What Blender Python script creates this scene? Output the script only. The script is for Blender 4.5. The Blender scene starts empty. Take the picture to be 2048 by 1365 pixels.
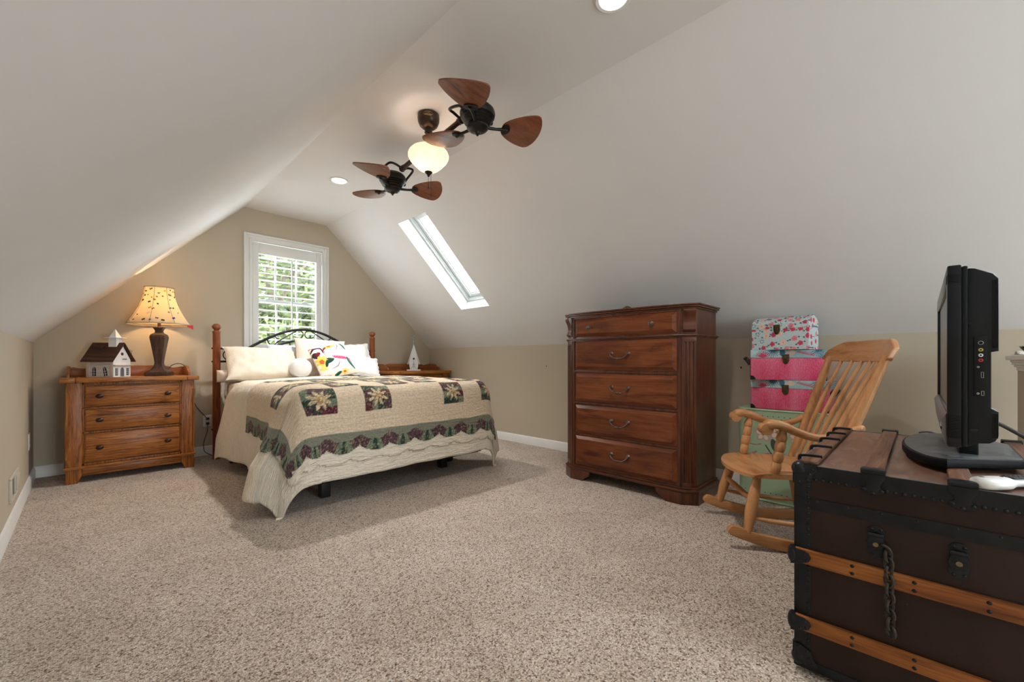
import bpy, bmesh, math, random
import numpy as np
from mathutils import Vector, Matrix, Euler, noise as mnoise
PI = math.pi
R = math.radians
scene = bpy.context.scene
col = scene.collection

# ------------------------------------------------------------------ camera
YAW = R(45.617)
cam_data = bpy.data.cameras.new('camera')
cam_data.sensor_width = 36.0
cam_data.lens = 835.8 / 2048 * 36.0
cam_data.shift_y = 38.1 / 2048
cam_data.clip_start = 0.02
cam = bpy.data.objects.new('camera', cam_data)
cam.location = (0, 0, 1.0)
cam.rotation_euler = (PI / 2, 0, -YAW)
col.objects.link(cam)
scene.camera = cam

# ------------------------------------------------------------------ exposure and world
vs = scene.view_settings
vs.view_transform = 'Standard'
vs.look = 'None'
vs.gamma = 1.0
vs.use_curve_mapping = False
vs.exposure = 1.5
scene.cycles.use_denoising = True
scene.cycles.max_bounces = 10
scene.cycles.diffuse_bounces = 6
scene.cycles.transparent_max_bounces = 12
scene.cycles.sample_clamp_indirect = 8.0

world = bpy.data.worlds.new('sky')
scene.world = world
world.use_nodes = True
wn = world.node_tree.nodes
wn['Background'].inputs['Color'].default_value = (0.83, 0.92, 1.0, 1)
wn['Background'].inputs['Strength'].default_value = 6.6


def lamp(name, kind, loc, energy, color=(1, 1, 1), rot=None, **kw):
    d = bpy.data.lights.new(name, kind)
    d.energy = energy
    d.color = color
    for k, v in kw.items():
        setattr(d, k, v)
    o = bpy.data.objects.new(name, d)
    o.location = loc
    if rot is not None:
        o.rotation_euler = rot
    col.objects.link(o)
    return o


def aim(o, d):
    o.rotation_euler = Vector(d).to_track_quat('-Z', 'Y').to_euler()


# daylight gathered through the openings (portals only guide the sky's light in)
CEIL = 2.698
WARM = (1.0, 0.80, 0.56)
SOFT = (1.0, 0.95, 0.89)
l = lamp('window_daylight', 'AREA', (1.69, 5.60, 1.72), 1, shape='RECTANGLE', size=0.90, size_y=1.40)
aim(l, (0, -1, 0)); l.data.cycles.is_portal = True
l = lamp("rear_window_fill", "AREA", (1.45, -3.76, 1.30), 1, shape="RECTANGLE", size=1.45, size_y=1.65)  # portal of the unseen rear window added for fill
aim(l, (0, 1, 0)); l.data.cycles.is_portal = True
l = lamp("skylight_daylight", "AREA", (2.795 + 0.245, 3.775, 2.0445 + 0.249), 1, shape="RECTANGLE", size=0.53, size_y=1.24)
l.rotation_euler = Vector((-1, 0, -1)).to_track_quat('-Z', 'Y').to_euler(); l.data.cycles.is_portal = True
l = lamp("rear_skylight_fill", "AREA", (2.795 + 0.245, -1.20, 2.0445 + 0.249), 1, shape="RECTANGLE", size=0.90, size_y=1.24)  # portal of the unseen second skylight, added to brighten the room
l.rotation_euler = Vector((-1, 0, -1)).to_track_quat('-Z', 'Y').to_euler(); l.data.cycles.is_portal = True
DOWN = [(1.68, 3.93), (1.73, 1.03), (1.70, -1.85)]
for (x, y), watts in zip(DOWN, (62, 36, 34)):
    lamp('downlight_lamp', 'SPOT', (x, y, CEIL - 0.02), watts, SOFT, rot=(0, 0, 0), spot_size=R(112), spot_blend=0.75, shadow_soft_size=0.055)


# ------------------------------------------------------------------ helpers
def MX(loc=(0, 0, 0), rz=0.0, rx=0.0, ry=0.0):
    return Matrix.Translation(Vector(loc)) @ Euler((rx, ry, rz), 'XYZ').to_matrix().to_4x4()


class G:
    """collects shapes; build() links them as ONE mesh object"""

    def __init__(self):
        self.v = []
        self.f = []
        self.m = []
        self.sm = []

    def add(self, verts, faces, M=None, mi=0, smooth=True):
        b = len(self.v)
        for p in verts:
            p = Vector(p)
            self.v.append(tuple(M @ p) if M is not None else tuple(p))
        for f in faces:
            self.f.append(tuple(i + b for i in f))
            self.m.append(mi)
            self.sm.append(smooth)
        return self

    def box(self, c, s, bev=0.0, M=None, mi=0, seg=2):
        bm = bmesh.new()
        bmesh.ops.create_cube(bm, size=1.0)
        for v in bm.verts:
            v.co = Vector((v.co.x * s[0], v.co.y * s[1], v.co.z * s[2]))
        if bev > 0:
            bev = min(bev, min(s) * 0.49)
            bmesh.ops.bevel(bm, geom=list(bm.edges), offset=bev, segments=seg, profile=0.5, affect='EDGES')
        bm.verts.index_update()
        self.add([v.co + Vector(c) for v in bm.verts], [[v.index for v in f.verts] for f in bm.faces], M, mi)
        bm.free()
        return self

    def bx(self, x0, x1, y0, y1, z0, z1, bev=0.0, M=None, mi=0):
        return self.box(((x0 + x1) / 2, (y0 + y1) / 2, (z0 + z1) / 2), (abs(x1 - x0), abs(y1 - y0), abs(z1 - z0)), bev, M, mi)

    def tube(self, pts, r, n=10, closed=False, caps=True, M=None, mi=0, flat=1.0):
        pts = [Vector(p) for p in pts]
        k = len(pts)
        rr = r if isinstance(r, (list, tuple)) else [r] * k
        tang = []
        for i in range(k):
            if closed:
                t = pts[(i + 1) % k] - pts[i - 1]
            else:
                t = pts[min(i + 1, k - 1)] - pts[max(i - 1, 0)]
            if t.length < 1e-9:
                t = Vector((0, 0, 1))
            tang.append(t.normalized())
        ref = Vector((0, 0, 1)) if abs(tang[0].z) < 0.9 else Vector((1, 0, 0))
        u = tang[0].cross(ref).normalized()
        vs_, fs = [], []
        for i in range(k):
            u = (u - tang[i] * u.dot(tang[i]))
            if u.length < 1e-6:
                u = tang[i].orthogonal()
            u.normalize()
            w = tang[i].cross(u)
            for j in range(n):
                a = 2 * PI * j / n
                vs_.append(pts[i] + (u * math.cos(a) + w * math.sin(a) * flat) * rr[i])
        seg = k if closed else k - 1
        for i in range(seg):
            for j in range(n):
                a, b = i * n + j, i * n + (j + 1) % n
                c, d = ((i + 1) % k) * n + (j + 1) % n, ((i + 1) % k) * n + j
                fs.append((a, b, c, d))
        if caps and not closed:
            fs.append(tuple(range(n - 1, -1, -1)))
            fs.append(tuple((k - 1) * n + j for j in range(n)))
        return self.add(vs_, fs, M, mi)

    def lathe(self, prof, n=24, M=None, mi=0, a0=0.0, cap0=True, cap1=True, sx=1.0, sy=1.0):
        vs_, fs = [], []
        for (r, z) in prof:
            for j in range(n):
                a = a0 + 2 * PI * j / n
                vs_.append((r * math.cos(a) * sx, r * math.sin(a) * sy, z))
        for i in range(len(prof) - 1):
            for j in range(n):
                fs.append((i * n + j, i * n + (j + 1) % n, (i + 1) * n + (j + 1) % n, (i + 1) * n + j))
        if cap0:
            fs.append(tuple(range(n - 1, -1, -1)))
        if cap1:
            fs.append(tuple((len(prof) - 1) * n + j for j in range(n)))
        return self.add(vs_, fs, M, mi)

    def prism(self, poly, h0, h1, plane='xy', M=None, mi=0, bev=0.0):
        """extrude a 2-D polygon: plane 'xy' along z, 'xz' along y, 'yz' along x"""
        def P(a, b, h):
            return {'xy': (a, b, h), 'xz': (a, h, b), 'yz': (h, a, b)}[plane]
        bm = bmesh.new()
        lo = [bm.verts.new(P(a, b, h0)) for a, b in poly]
        hi = [bm.verts.new(P(a, b, h1)) for a, b in poly]
        n = len(poly)
        bm.faces.new(lo[::-1])
        bm.faces.new(hi)
        for i in range(n):
            bm.faces.new((lo[i], lo[(i + 1) % n], hi[(i + 1) % n], hi[i]))
        bmesh.ops.recalc_face_normals(bm, faces=list(bm.faces))
        if bev > 0:
            ed = [e for e in bm.edges if (e.verts[0] in lo) == (e.verts[1] in lo)]
            bmesh.ops.bevel(bm, geom=ed, offset=bev, segments=2, profile=0.5, affect='EDGES')
        bm.verts.index_update()
        self.add([v.co.copy() for v in bm.verts], [[v.index for v in f.verts] for f in bm.faces], M, mi)
        bm.free()
        return self

    def sphere(self, c, r, M=None, mi=0, n=16, m=10, s=(1, 1, 1)):
        prof = [(max(1e-4, math.sin(PI * i / m)), -math.cos(PI * i / m)) for i in range(m + 1)]
        T = Matrix.Translation(Vector(c)) @ Matrix.Diagonal((r * s[0], r * s[1], r * s[2], 1))
        return self.lathe(prof, n, (M @ T) if M is not None else T, mi)

    def grid(self, fn, nu, nv, M=None, mi=0, wrap=False):
        vs_ = [fn(i / nu, j / nv) for j in range(nv + 1) for i in range(nu + (0 if wrap else 1))]
        w = nu if wrap else nu + 1
        fs = []
        for j in range(nv):
            for i in range(nu):
                i2 = (i + 1) % w if wrap else i + 1
                fs.append((j * w + i, j * w + i2, (j + 1) * w + i2, (j + 1) * w + i))
        return self.add(vs_, fs, M, mi)

    def build(self, name, mat, parent=None, ang=38, fix=True):
        me = bpy.data.meshes.new(name)
        me.from_pydata(self.v, [], self.f)
        mats = mat if isinstance(mat, (list, tuple)) else [mat]
        for mm in mats:
            me.materials.append(mm)
        if len(mats) > 1:
            me.polygons.foreach_set('material_index', self.m)
        if fix:
            bm = bmesh.new()
            bm.from_mesh(me)
            bmesh.ops.recalc_face_normals(bm, faces=list(bm.faces))
            bm.to_mesh(me)
            bm.free()
        me.polygons.foreach_set('use_smooth', [True] * len(me.polygons))
        if ang < 179:
            me.set_sharp_from_angle(angle=R(ang))
        me.update()
        o = bpy.data.objects.new(name, me)
        if parent is not None:
            o.parent = parent
        col.objects.link(o)
        return o


def tag(o, label, cat, group=None, kind=None):
    o['label'] = label
    o['category'] = cat
    if group:
        o['group'] = group
    if kind:
        o['kind'] = kind
    return o


def thing(name, label, cat, loc=(0, 0, 0), rz=0.0, group=None):
    o = bpy.data.objects.new(name, None)
    o.empty_display_size = 0.05
    o.location = loc
    o.rotation_euler = (0, 0, rz)
    col.objects.link(o)
    return tag(o, label, cat, group)


def struct(name, g, mat, label=None, cat=None, ang=38):
    o = g.build(name, mat, None, ang)
    o['kind'] = 'structure'
    if label:
        o['label'] = label
        o['category'] = cat
    return o


def dup(o, parent=None):
    c = o.copy()
    c.parent = parent
    col.objects.link(c)
    for ch in o.children:
        dup(ch, c)
    return c


def arc(c, r, a0, a1, n, plane='xz', ry=None):
    out = []
    for i in range(n + 1):
        a = a0 + (a1 - a0) * i / n
        p, q = r * math.cos(a), (ry or r) * math.sin(a)
        out.append({'xz': (c[0] + p, c[1], c[2] + q), 'xy': (c[0] + p, c[1] + q, c[2]), 'yz': (c[0], c[1] + p, c[2] + q)}[plane])
    return out


def smooth_path(pts, n=6):
    """Catmull-Rom through points (any dimension)"""
    pts = [np.array(p, float) for p in pts]
    out = []
    for i in range(len(pts) - 1):
        p0, p1, p2, p3 = pts[max(i - 1, 0)], pts[i], pts[i + 1], pts[min(i + 2, len(pts) - 1)]
        for k in range(n):
            t = k / n
            out.append(tuple(0.5 * (2 * p1 + (p2 - p0) * t + (2 * p0 - 5 * p1 + 4 * p2 - p3) * t * t + (3 * p1 - p0 - 3 * p2 + p3) * t ** 3)))
    out.append(tuple(pts[-1]))
    return out


# ------------------------------------------------------------------ materials
def new_mat(name):
    m = bpy.data.materials.new(name)
    m.use_nodes = True
    nt = m.node_tree
    return m, nt, nt.nodes['Principled BSDF']


def nd(nt, t, **kw):
    n = nt.nodes.new(t)
    for k, v in kw.items():
        if k in n.inputs:
            n.inputs[k].default_value = v
        else:
            setattr(n, k, v)
    return n


def ramp(nt, fac, stops):
    r = nt.nodes.new('ShaderNodeValToRGB')
    while len(r.color_ramp.elements) < len(stops):
        r.color_ramp.elements.new(0.5)
    for e, (p, c) in zip(r.color_ramp.elements, stops):
        e.position = p
        e.color = (*c, 1) if len(c) == 3 else c
    nt.links.new(fac, r.inputs['Fac'])
    return r


def coords(nt, scale=(1, 1, 1), kind='Object', rot=(0, 0, 0)):
    tc = nt.nodes.new('ShaderNodeTexCoord')
    mp = nt.nodes.new('ShaderNodeMapping')
    mp.inputs['Scale'].default_value = scale
    mp.inputs['Rotation'].default_value = rot
    nt.links.new(tc.outputs[kind], mp.inputs['Vector'])
    return mp.outputs['Vector']


def tex_noise(nt, vec, scale, detail=4, rough=0.55, dist=0.0):
    n = nd(nt, 'ShaderNodeTexNoise', Scale=scale, Detail=detail, Roughness=rough, Distortion=dist)
    nt.links.new(vec, n.inputs['Vector'])
    return n


def bump(nt, b, height, strength=0.2, dist=0.01):
    n = nd(nt, 'ShaderNodeBump', Strength=strength, Distance=dist)
    nt.links.new(height, n.inputs['Height'])
    nt.links.new(n.outputs['Normal'], b.inputs['Normal'])


def mixc(nt, fac, a, b, mode='MIX'):
    n = nt.nodes.new('ShaderNodeMix')
    n.data_type = 'RGBA'
    n.blend_type = mode
    for sock, val in ((n.inputs[0], fac), (n.inputs[6], a), (n.inputs[7], b)):
        if isinstance(val, bpy.types.NodeSocket):
            nt.links.new(val, sock)
        elif isinstance(val, (int, float)):
            sock.default_value = val
        else:
            sock.default_value = (*val, 1)
    return n.outputs[2]


def plain(name, c, rough=0.5, metal=0.0, var=0.08, vscale=9.0, spec=0.5, bmp=0.0, bscale=120.0, coat=0.0, emit=None, es=0.0):
    m, nt, b = new_mat(name)
    v = coords(nt)
    n = tex_noise(nt, v, vscale, 5)
    lo = tuple(x * (1 - var) for x in c)
    hi = tuple(min(1, x * (1 + var)) for x in c)
    nt.links.new(ramp(nt, n.outputs['Fac'], [(0.3, lo), (0.7, hi)]).outputs['Color'], b.inputs['Base Color'])
    b.inputs['Roughness'].default_value = rough
    b.inputs['Metallic'].default_value = metal
    b.inputs['Specular IOR Level'].default_value = spec
    b.inputs['Coat Weight'].default_value = coat
    if bmp > 0:
        bump(nt, b, tex_noise(nt, v, bscale, 3).outputs['Fac'], bmp, 0.004)
    if emit:
        b.inputs['Emission Color'].default_value = (*emit, 1)
        b.inputs['Emission Strength'].default_value = es
    return m


def wood(name, dark, mid, light, axis='x', scale=1.0, rough=0.38, stretch=14.0, bmp=0.05, coat=0.0, dist=1.2, pore=0.68, rings=0.0):
    m, nt, b = new_mat(name)
    s = [stretch * scale] * 3
    s['xyz'.index(axis)] = 1.1 * scale
    v = coords(nt, tuple(s))
    n1 = tex_noise(nt, v, 2.2, 6, 0.6, dist)
    s2 = [90 * scale] * 3
    s2['xyz'.index(axis)] = 3.0 * scale
    n2 = tex_noise(nt, coords(nt, tuple(s2)), 2.0, 3, 0.6, 0.3)
    c1 = ramp(nt, n1.outputs['Fac'], [(0.30, dark), (0.47, mid), (0.68, light)]).outputs['Color']
    c2 = ramp(nt, n2.outputs['Fac'], [(0.36, (pore, pore * 0.95, pore * 0.9)), (0.52, (1, 1, 1))]).outputs['Color']
    cm = mixc(nt, 0.85, c1, c2, 'MULTIPLY')
    if rings > 0:
        s3 = [1.0 * scale] * 3
        s3['xyz'.index(axis)] = 0.16 * scale
        wv = nd(nt, 'ShaderNodeTexWave', Scale=15.0, Distortion=11.0, Detail=3.0)
        wv.inputs['Detail Scale'].default_value = 1.6
        wv.bands_direction = 'Z' if axis != 'z' else 'X'
        nt.links.new(coords(nt, tuple(s3)), wv.inputs['Vector'])
        c3 = ramp(nt, wv.outputs['Fac'], [(0.02, (0.45, 0.38, 0.32)), (0.22, (1, 1, 1))]).outputs['Color']
        cm = mixc(nt, rings, cm, c3, 'MULTIPLY')
    nt.links.new(cm, b.inputs['Base Color'])
    b.inputs['Roughness'].default_value = rough
    b.inputs['Specular IOR Level'].default_value = 0.32
    b.inputs['Coat Weight'].default_value = coat
    b.inputs['Coat Roughness'].default_value = 0.25
    if bmp > 0:
        bump(nt, b, n2.outputs['Fac'], bmp, 0.003)
    return m


def fabric(name, c, var=0.06, rough=0.9, wale=170.0, strength=0.25, wrinkle=0.25, sheen=0.2):
    m, nt, b = new_mat(name)
    v = coords(nt)
    n = tex_noise(nt, v, 6.0, 4)
    lo = tuple(x * (1 - var) for x in c)
    nt.links.new(ramp(nt, n.outputs['Fac'], [(0.3, lo), (0.7, c)]).outputs['Color'], b.inputs['Base Color'])
    b.inputs['Roughness'].default_value = rough
    b.inputs['Specular IOR Level'].default_value = 0.2
    b.inputs['Sheen Weight'].default_value = sheen
    a = tex_noise(nt, coords(nt, (1, 1, 2.2)), wale * 0.4, 2)
    w = tex_noise(nt, v, 13.0, 4)
    ad = nd(nt, 'ShaderNodeMath', operation='MULTIPLY_ADD')
    nt.links.new(w.outputs['Fac'], ad.inputs[0])
    ad.inputs[1].default_value = wrinkle * 8
    nt.links.new(a.outputs['Fac'], ad.inputs[2])
    bump(nt, b, ad.outputs[0], strength, 0.006)
    return m


def vcol_mat(name, rough=0.85, bmp=0.25, bsc=60.0, kind='cloth', spec=0.2):
    """colours laid on the mesh as a pattern (prints and patchwork)"""
    m, nt, b = new_mat(name)
    a = nt.nodes.new('ShaderNodeVertexColor')
    a.layer_name = 'print'
    v = coords(nt)
    n = tex_noise(nt, v, 90.0, 3)
    c2 = ramp(nt, n.outputs['Fac'], [(0.35, (0.86, 0.86, 0.86)), (0.65, (1, 1, 1))]).outputs['Color']
    nt.links.new(mixc(nt, 1.0, a.outputs['Color'], c2, 'MULTIPLY'), b.inputs['Base Color'])
    b.inputs['Roughness'].default_value = rough
    b.inputs['Specular IOR Level'].default_value = spec
    if bmp > 0:
        n2 = tex_noise(nt, coords(nt, (1, 1, 1.6)), bsc, 2)
        bump(nt, b, n2.outputs['Fac'], bmp, 0.006)
    return m


def paint_verts(o, fn):
    me = o.data
    ca = me.color_attributes.new('print', 'FLOAT_COLOR', 'POINT')
    arr = np.ones((len(me.vertices), 4), np.float32)
    arr[:, :3] = fn
    ca.data.foreach_set('color', arr.ravel())


def srgb(r, g, b):
    def f(x):
        x /= 255.0
        return x / 12.92 if x <= 0.04045 else ((x + 0.055) / 1.055) ** 2.4
    return (f(r), f(g), f(b))

# ------------------------------------------------------------------ room shell
XL, XR, YE, YR = -0.306, 3.677, 5.367, -3.60
KL, KR, XA, XB = 1.151, 1.175, 1.234, 2.131
T = 0.14


def paint(name, c, bmp=0.03):
    m, nt, b = new_mat(name)
    v = coords(nt)
    n = tex_noise(nt, v, 1.7, 4)
    lo = tuple(x * 0.97 for x in c)
    nt.links.new(ramp(nt, n.outputs['Fac'], [(0.3, lo), (0.7, c)]).outputs['Color'], b.inputs['Base Color'])
    b.inputs['Roughness'].default_value = 0.75
    b.inputs['Specular IOR Level'].default_value = 0.25
    bump(nt, b, tex_noise(nt, v, 260, 3).outputs['Fac'], bmp, 0.002)
    return m


M_CEIL = paint('ceiling_paint', (0.785, 0.772, 0.764))
M_WALL = paint('wall_paint', (0.540, 0.466, 0.360))
M_TRIM = plain('white_trim_paint', (0.80, 0.79, 0.77), 0.35, var=0.02)
M_DARK = plain('dark_hole', (0.02, 0.018, 0.015), 0.9)

# carpet
m, nt, b = new_mat('carpet')
v = coords(nt)
vo = nd(nt, 'ShaderNodeTexVoronoi', Scale=185.0, Randomness=1.0)
nt.links.new(v, vo.inputs['Vector'])
sep = nt.nodes.new('ShaderNodeSeparateColor')
nt.links.new(vo.outputs['Color'], sep.inputs['Color'])
tuft = ramp(nt, sep.outputs[0], [(0.0, srgb(96, 74, 60)), (0.13, srgb(164, 143, 127)), (0.36, srgb(199, 183, 168)), (0.72, srgb(214, 200, 187)), (1.0, srgb(234, 223, 212))])
big = tex_noise(nt, v, 2.6, 5, 0.6, 0.6)
bigc = ramp(nt, big.outputs['Fac'], [(0.36, (0.88, 0.865, 0.85)), (0.60, (1, 1, 1))])
gap = ramp(nt, vo.outputs['Distance'], [(0.30, (1, 1, 1)), (0.85, (0.52, 0.48, 0.45))])
c1 = mixc(nt, 1.0, tuft.outputs['Color'], bigc.outputs['Color'], 'MULTIPLY')
c2 = mixc(nt, 0.85, c1, gap.outputs['Color'], 'MULTIPLY')
nt.links.new(c2, b.inputs['Base Color'])
b.inputs['Roughness'].default_value = 0.95
b.inputs['Specular IOR Level'].default_value = 0.1
b.inputs['Sheen Weight'].default_value = 0.15
hh = nd(nt, 'ShaderNodeMath', operation='SUBTRACT')
hh.inputs[0].default_value = 1.0
nt.links.new(vo.outputs['Distance'], hh.inputs[1])
bump(nt, b, hh.outputs[0], 0.6, 0.006)
M_CARPET = m

g = G().bx(XL - T, XR + T, YR - T, YE + T, -0.12, 0)
struct('floor', g, M_CARPET)


def topz(x):
    if x < XA:
        return KL + (x - XL) * (CEIL - KL) / (XA - XL)
    if x > XB:
        return KR + (XR - x) * (CEIL - KR) / (XR - XB)
    return CEIL


def gable(y0, y1, wx0, wx1, wz0, wz1):
    g = G()
    g.prism([(XL - T, 0), (wx0, 0), (wx0, topz(wx0))] + ([(XA, CEIL)] if wx0 > XA else []) + [(XL, KL), (XL - T, KL)], y0, y1, 'xz')
    pr = [(wx1, 0), (XR + T, 0), (XR + T, KR), (XR, KR)]
    if wx1 < XB:
        pr.append((XB, CEIL))
    g.prism(pr + [(wx1, topz(wx1))], y0, y1, 'xz')
    g.prism([(wx0, 0), (wx1, 0), (wx1, wz0), (wx0, wz0)], y0, y1, 'xz')
    up = [(wx0, wz1), (wx1, wz1), (wx1, topz(wx1))]
    if wx1 > XB:
        up.append((XB, CEIL))
    if wx0 < XA:
        up.append((XA, CEIL))
    g.prism(up + [(wx0, topz(wx0))], y0, y1, 'xz')
    return g


struct('wall_back', gable(YE, YE + T, 1.296, 2.094, 1.06, 2.352), M_WALL)
struct('wall_front', gable(YR - T, YR, 0.75, 2.15, 0.5, 2.1), M_WALL)
g = G().bx(XL - T, XL, YR - T, YE + T, 0, KL)
struct('wall_left', g, M_WALL)
# right knee wall with the few old nail holes left in its paint
g = G().bx(XR, XR + T, YR - T, YE + T, 0, KR)
for (y, z) in ((3.05, 0.93), (2.70, 0.93), (2.18, 0.99), (2.16, 1.005), (2.19, 0.955), (2.30, 0.92), (1.03, 0.94)):
    g.add([(XR - 0.0008, y + 0.006 * math.cos(a), z + 0.010 * math.sin(a)) for a in [i * PI / 4 for i in range(8)]], [tuple(range(8))], mi=1)
struct('wall_right', g, [M_WALL, M_DARK])
g = G().bx(XA, XB, YR - T, YE + T, CEIL, CEIL + T)
struct('ceiling', g, M_CEIL)
ln = math.hypot(XR - XB, CEIL - KR)
sa = Vector(((XR - XB) / ln, 0, (KR - CEIL) / ln))
sn = Vector((-sa.z, 0, sa.x))
HY0, HY1 = 3.515, 4.035
A0 = (2.358 - XB) / sa.x
A1 = (3.230 - XB) / sa.x


def slope_pt(a, n):
    p = Vector((XB, 0, CEIL)) + sa * a + sn * n
    return (p.x, p.z)


def slab(a0, a1, y0, y1, gg):
    gg.prism([slope_pt(a0, 0), slope_pt(a1, 0), slope_pt(a1, T), slope_pt(a0, T)], y0, y1, 'xz')


g = G()
SY0, SY1 = -1.65, -0.75
slab(-0.0, ln + 0.1, YR - T, SY0, g)
slab(-0.0, ln + 0.1, SY1, HY0, g)
slab(-0.0, A0, SY0, SY1, g)
slab(A1, ln + 0.1, SY0, SY1, g)
slab(-0.0, ln + 0.1, HY1, YE + T, g)
slab(-0.0, A0, HY0, HY1, g)
slab(A1, ln + 0.1, HY0, HY1, g)
struct('ceiling_right', g, M_CEIL)
g = G().prism([(XA, CEIL), (XL, KL), (XL - 0.1, KL - 0.1), (XL - 0.22, KL), (XA, CEIL + 0.2)], YR - T, YE + T, 'xz')
struct('ceiling_left', g, M_CEIL)

# baseboards


def base_profile(w=0.014, h=0.098):
    return [(0, 0), (w, 0), (w, h * 0.74), (w * 0.72, h * 0.80), (w * 0.72, h * 0.88), (w * 0.3, h * 0.97), (0, h)]


struct('baseboard_back', G().prism([(YE - a, z) for a, z in base_profile()], XL, XR, 'yz'), M_TRIM)
struct('baseboard_left', G().prism([(XL + a, z) for a, z in base_profile()], YR, YE - 0.014, 'xz'), M_TRIM)
struct('baseboard_right', G().prism([(XR - a, z) for a, z in base_profile()], YR, YE - 0.014, 'xz'), M_TRIM)
struct('baseboard_front', G().prism([(YR + a, z) for a, z in base_profile()], XL + 0.014, XR - 0.014, 'yz'), M_TRIM)

# glass
m, nt, b = new_mat('window_glass')
nt.nodes.remove(b)
out = nt.nodes['Material Output']
tr = nd(nt, 'ShaderNodeBsdfTransparent', Color=(0.96, 0.98, 0.97, 1))
gl = nd(nt, 'ShaderNodeBsdfGlossy', Roughness=0.02)
lw = nd(nt, 'ShaderNodeLayerWeight', Blend=0.5)
pw_ = nd(nt, 'ShaderNodeMath', operation='POWER')
nt.links.new(lw.outputs['Facing'], pw_.inputs[0])
pw_.inputs[1].default_value = 4.0
fr = nd(nt, 'ShaderNodeMath', operation='MULTIPLY_ADD')
nt.links.new(pw_.outputs[0], fr.inputs[0])
fr.inputs[1].default_value = 0.45
fr.inputs[2].default_value = 0.03
mx = nt.nodes.new('ShaderNodeMixShader')
nt.links.new(fr.outputs[0], mx.inputs[0])
nt.links.new(tr.outputs[0], mx.inputs[1])
nt.links.new(gl.outputs[0], mx.inputs[2])
nt.links.new(mx.outputs[0], out.inputs['Surface'])
M_GLASS = m
M_SASH = plain('sash_shade_grey', (0.36, 0.35, 0.33), 0.4, var=0.02)  # greyed to carry the shade on the sashes' room side

# ---- window 1: gable window with casing, shutter and sash
w1 = bpy.data.objects.new('window_1', None)
w1.location = (1.695, YE, 1.70)
col.objects.link(w1)
w1['kind'] = 'structure'
WM = Matrix.Translation((-1.695, -YE, -1.70))


def casing(gg, x0, x1, z0, z1, y, w, th):
    """picture-frame trim: flat board with a raised outer band and an inner bead"""
    def ring(o, i, y0, y1):
        gg.bx(x0 + o, x0 + i, y1, y0, z0 + o, z1 - o, 0.003, WM)
        gg.bx(x1 - i, x1 - o, y1, y0, z0 + o, z1 - o, 0.003, WM)
        gg.bx(x0 + i, x1 - i, y1, y0, z1 - i, z1 - o, 0.003, WM)
        gg.bx(x0 + i, x1 - i, y1, y0, z0 + o, z0 + i, 0.003, WM)
    ring(0.0, w * 0.30, y, y - th)
    ring(w * 0.30, w * 0.72, y, y - th * 0.66)
    ring(w * 0.72, w, y, y - th * 0.85)


g = G()
casing(g, 1.228, 2.155, 0.985, 2.422, YE, 0.072, 0.024)
g.build('casing', M_TRIM, w1)
g = G()
for x0, x1 in ((1.296, 1.312), (2.078, 2.094)):
    g.bx(x0, x1, YE - 0.008, YE + T, 1.06, 2.352, 0.001, WM)
g.bx(1.312, 2.078, YE - 0.008, YE + T, 2.336, 2.352, 0.001, WM)
g.bx(1.312, 2.078, YE - 0.008, YE + T, 1.06, 1.076, 0.001, WM)
g.build('jamb', M_TRIM, w1)
# shutter
SY = YE - 0.004
g = G()
g.bx(1.3155, 1.374, SY - 0.012, SY + 0.018, 1.080, 2.330, 0.003, WM)
g.bx(2.003, 2.0705, SY - 0.012, SY + 0.018, 1.080, 2.330, 0.003, WM)
g.bx(1.374, 2.003, SY - 0.011, SY + 0.017, 2.205, 2.330, 0.003, WM)
g.bx(1.374, 2.003, SY - 0.011, SY + 0.017, 1.080, 1.185, 0.003, WM)
sh = g.build('shutter_frame', M_TRIM, w1)
z = 2.165
k = 0
while z > 1.20:
    tilt = R(-4 if k % 5 != 2 else 11)
    g = G()
    prof = [(0.031 * math.cos(a), 0.005 * math.sin(a)) for a in [2 * PI * i / 14 for i in range(14)]]
    MM = WM @ Matrix.Translation((0, SY + 0.003, z)) @ Euler((tilt, 0, 0)).to_matrix().to_4x4()
    g.prism(prof, 1.376, 2.001, 'yz', MM)
    lo = g.build('louver', M_TRIM, sh)
    z -= 0.0845
    k += 1
G().bx(1.708, 1.722, SY - 0.045, SY - 0.034, 1.21, 2.168, 0.003, WM).build('tilt_rod', M_TRIM, sh)
g = G()
g.tube([(2.072, SY - 0.014, 2.235), (2.072, SY - 0.014, 2.19)], 0.006, 8, M=WM)
g.tube([(2.072, SY - 0.014, 1.25), (2.072, SY - 0.014, 1.205)], 0.006, 8, M=WM)
g.build('hinge', M_TRIM, sh)
# sash: upper and lower


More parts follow.
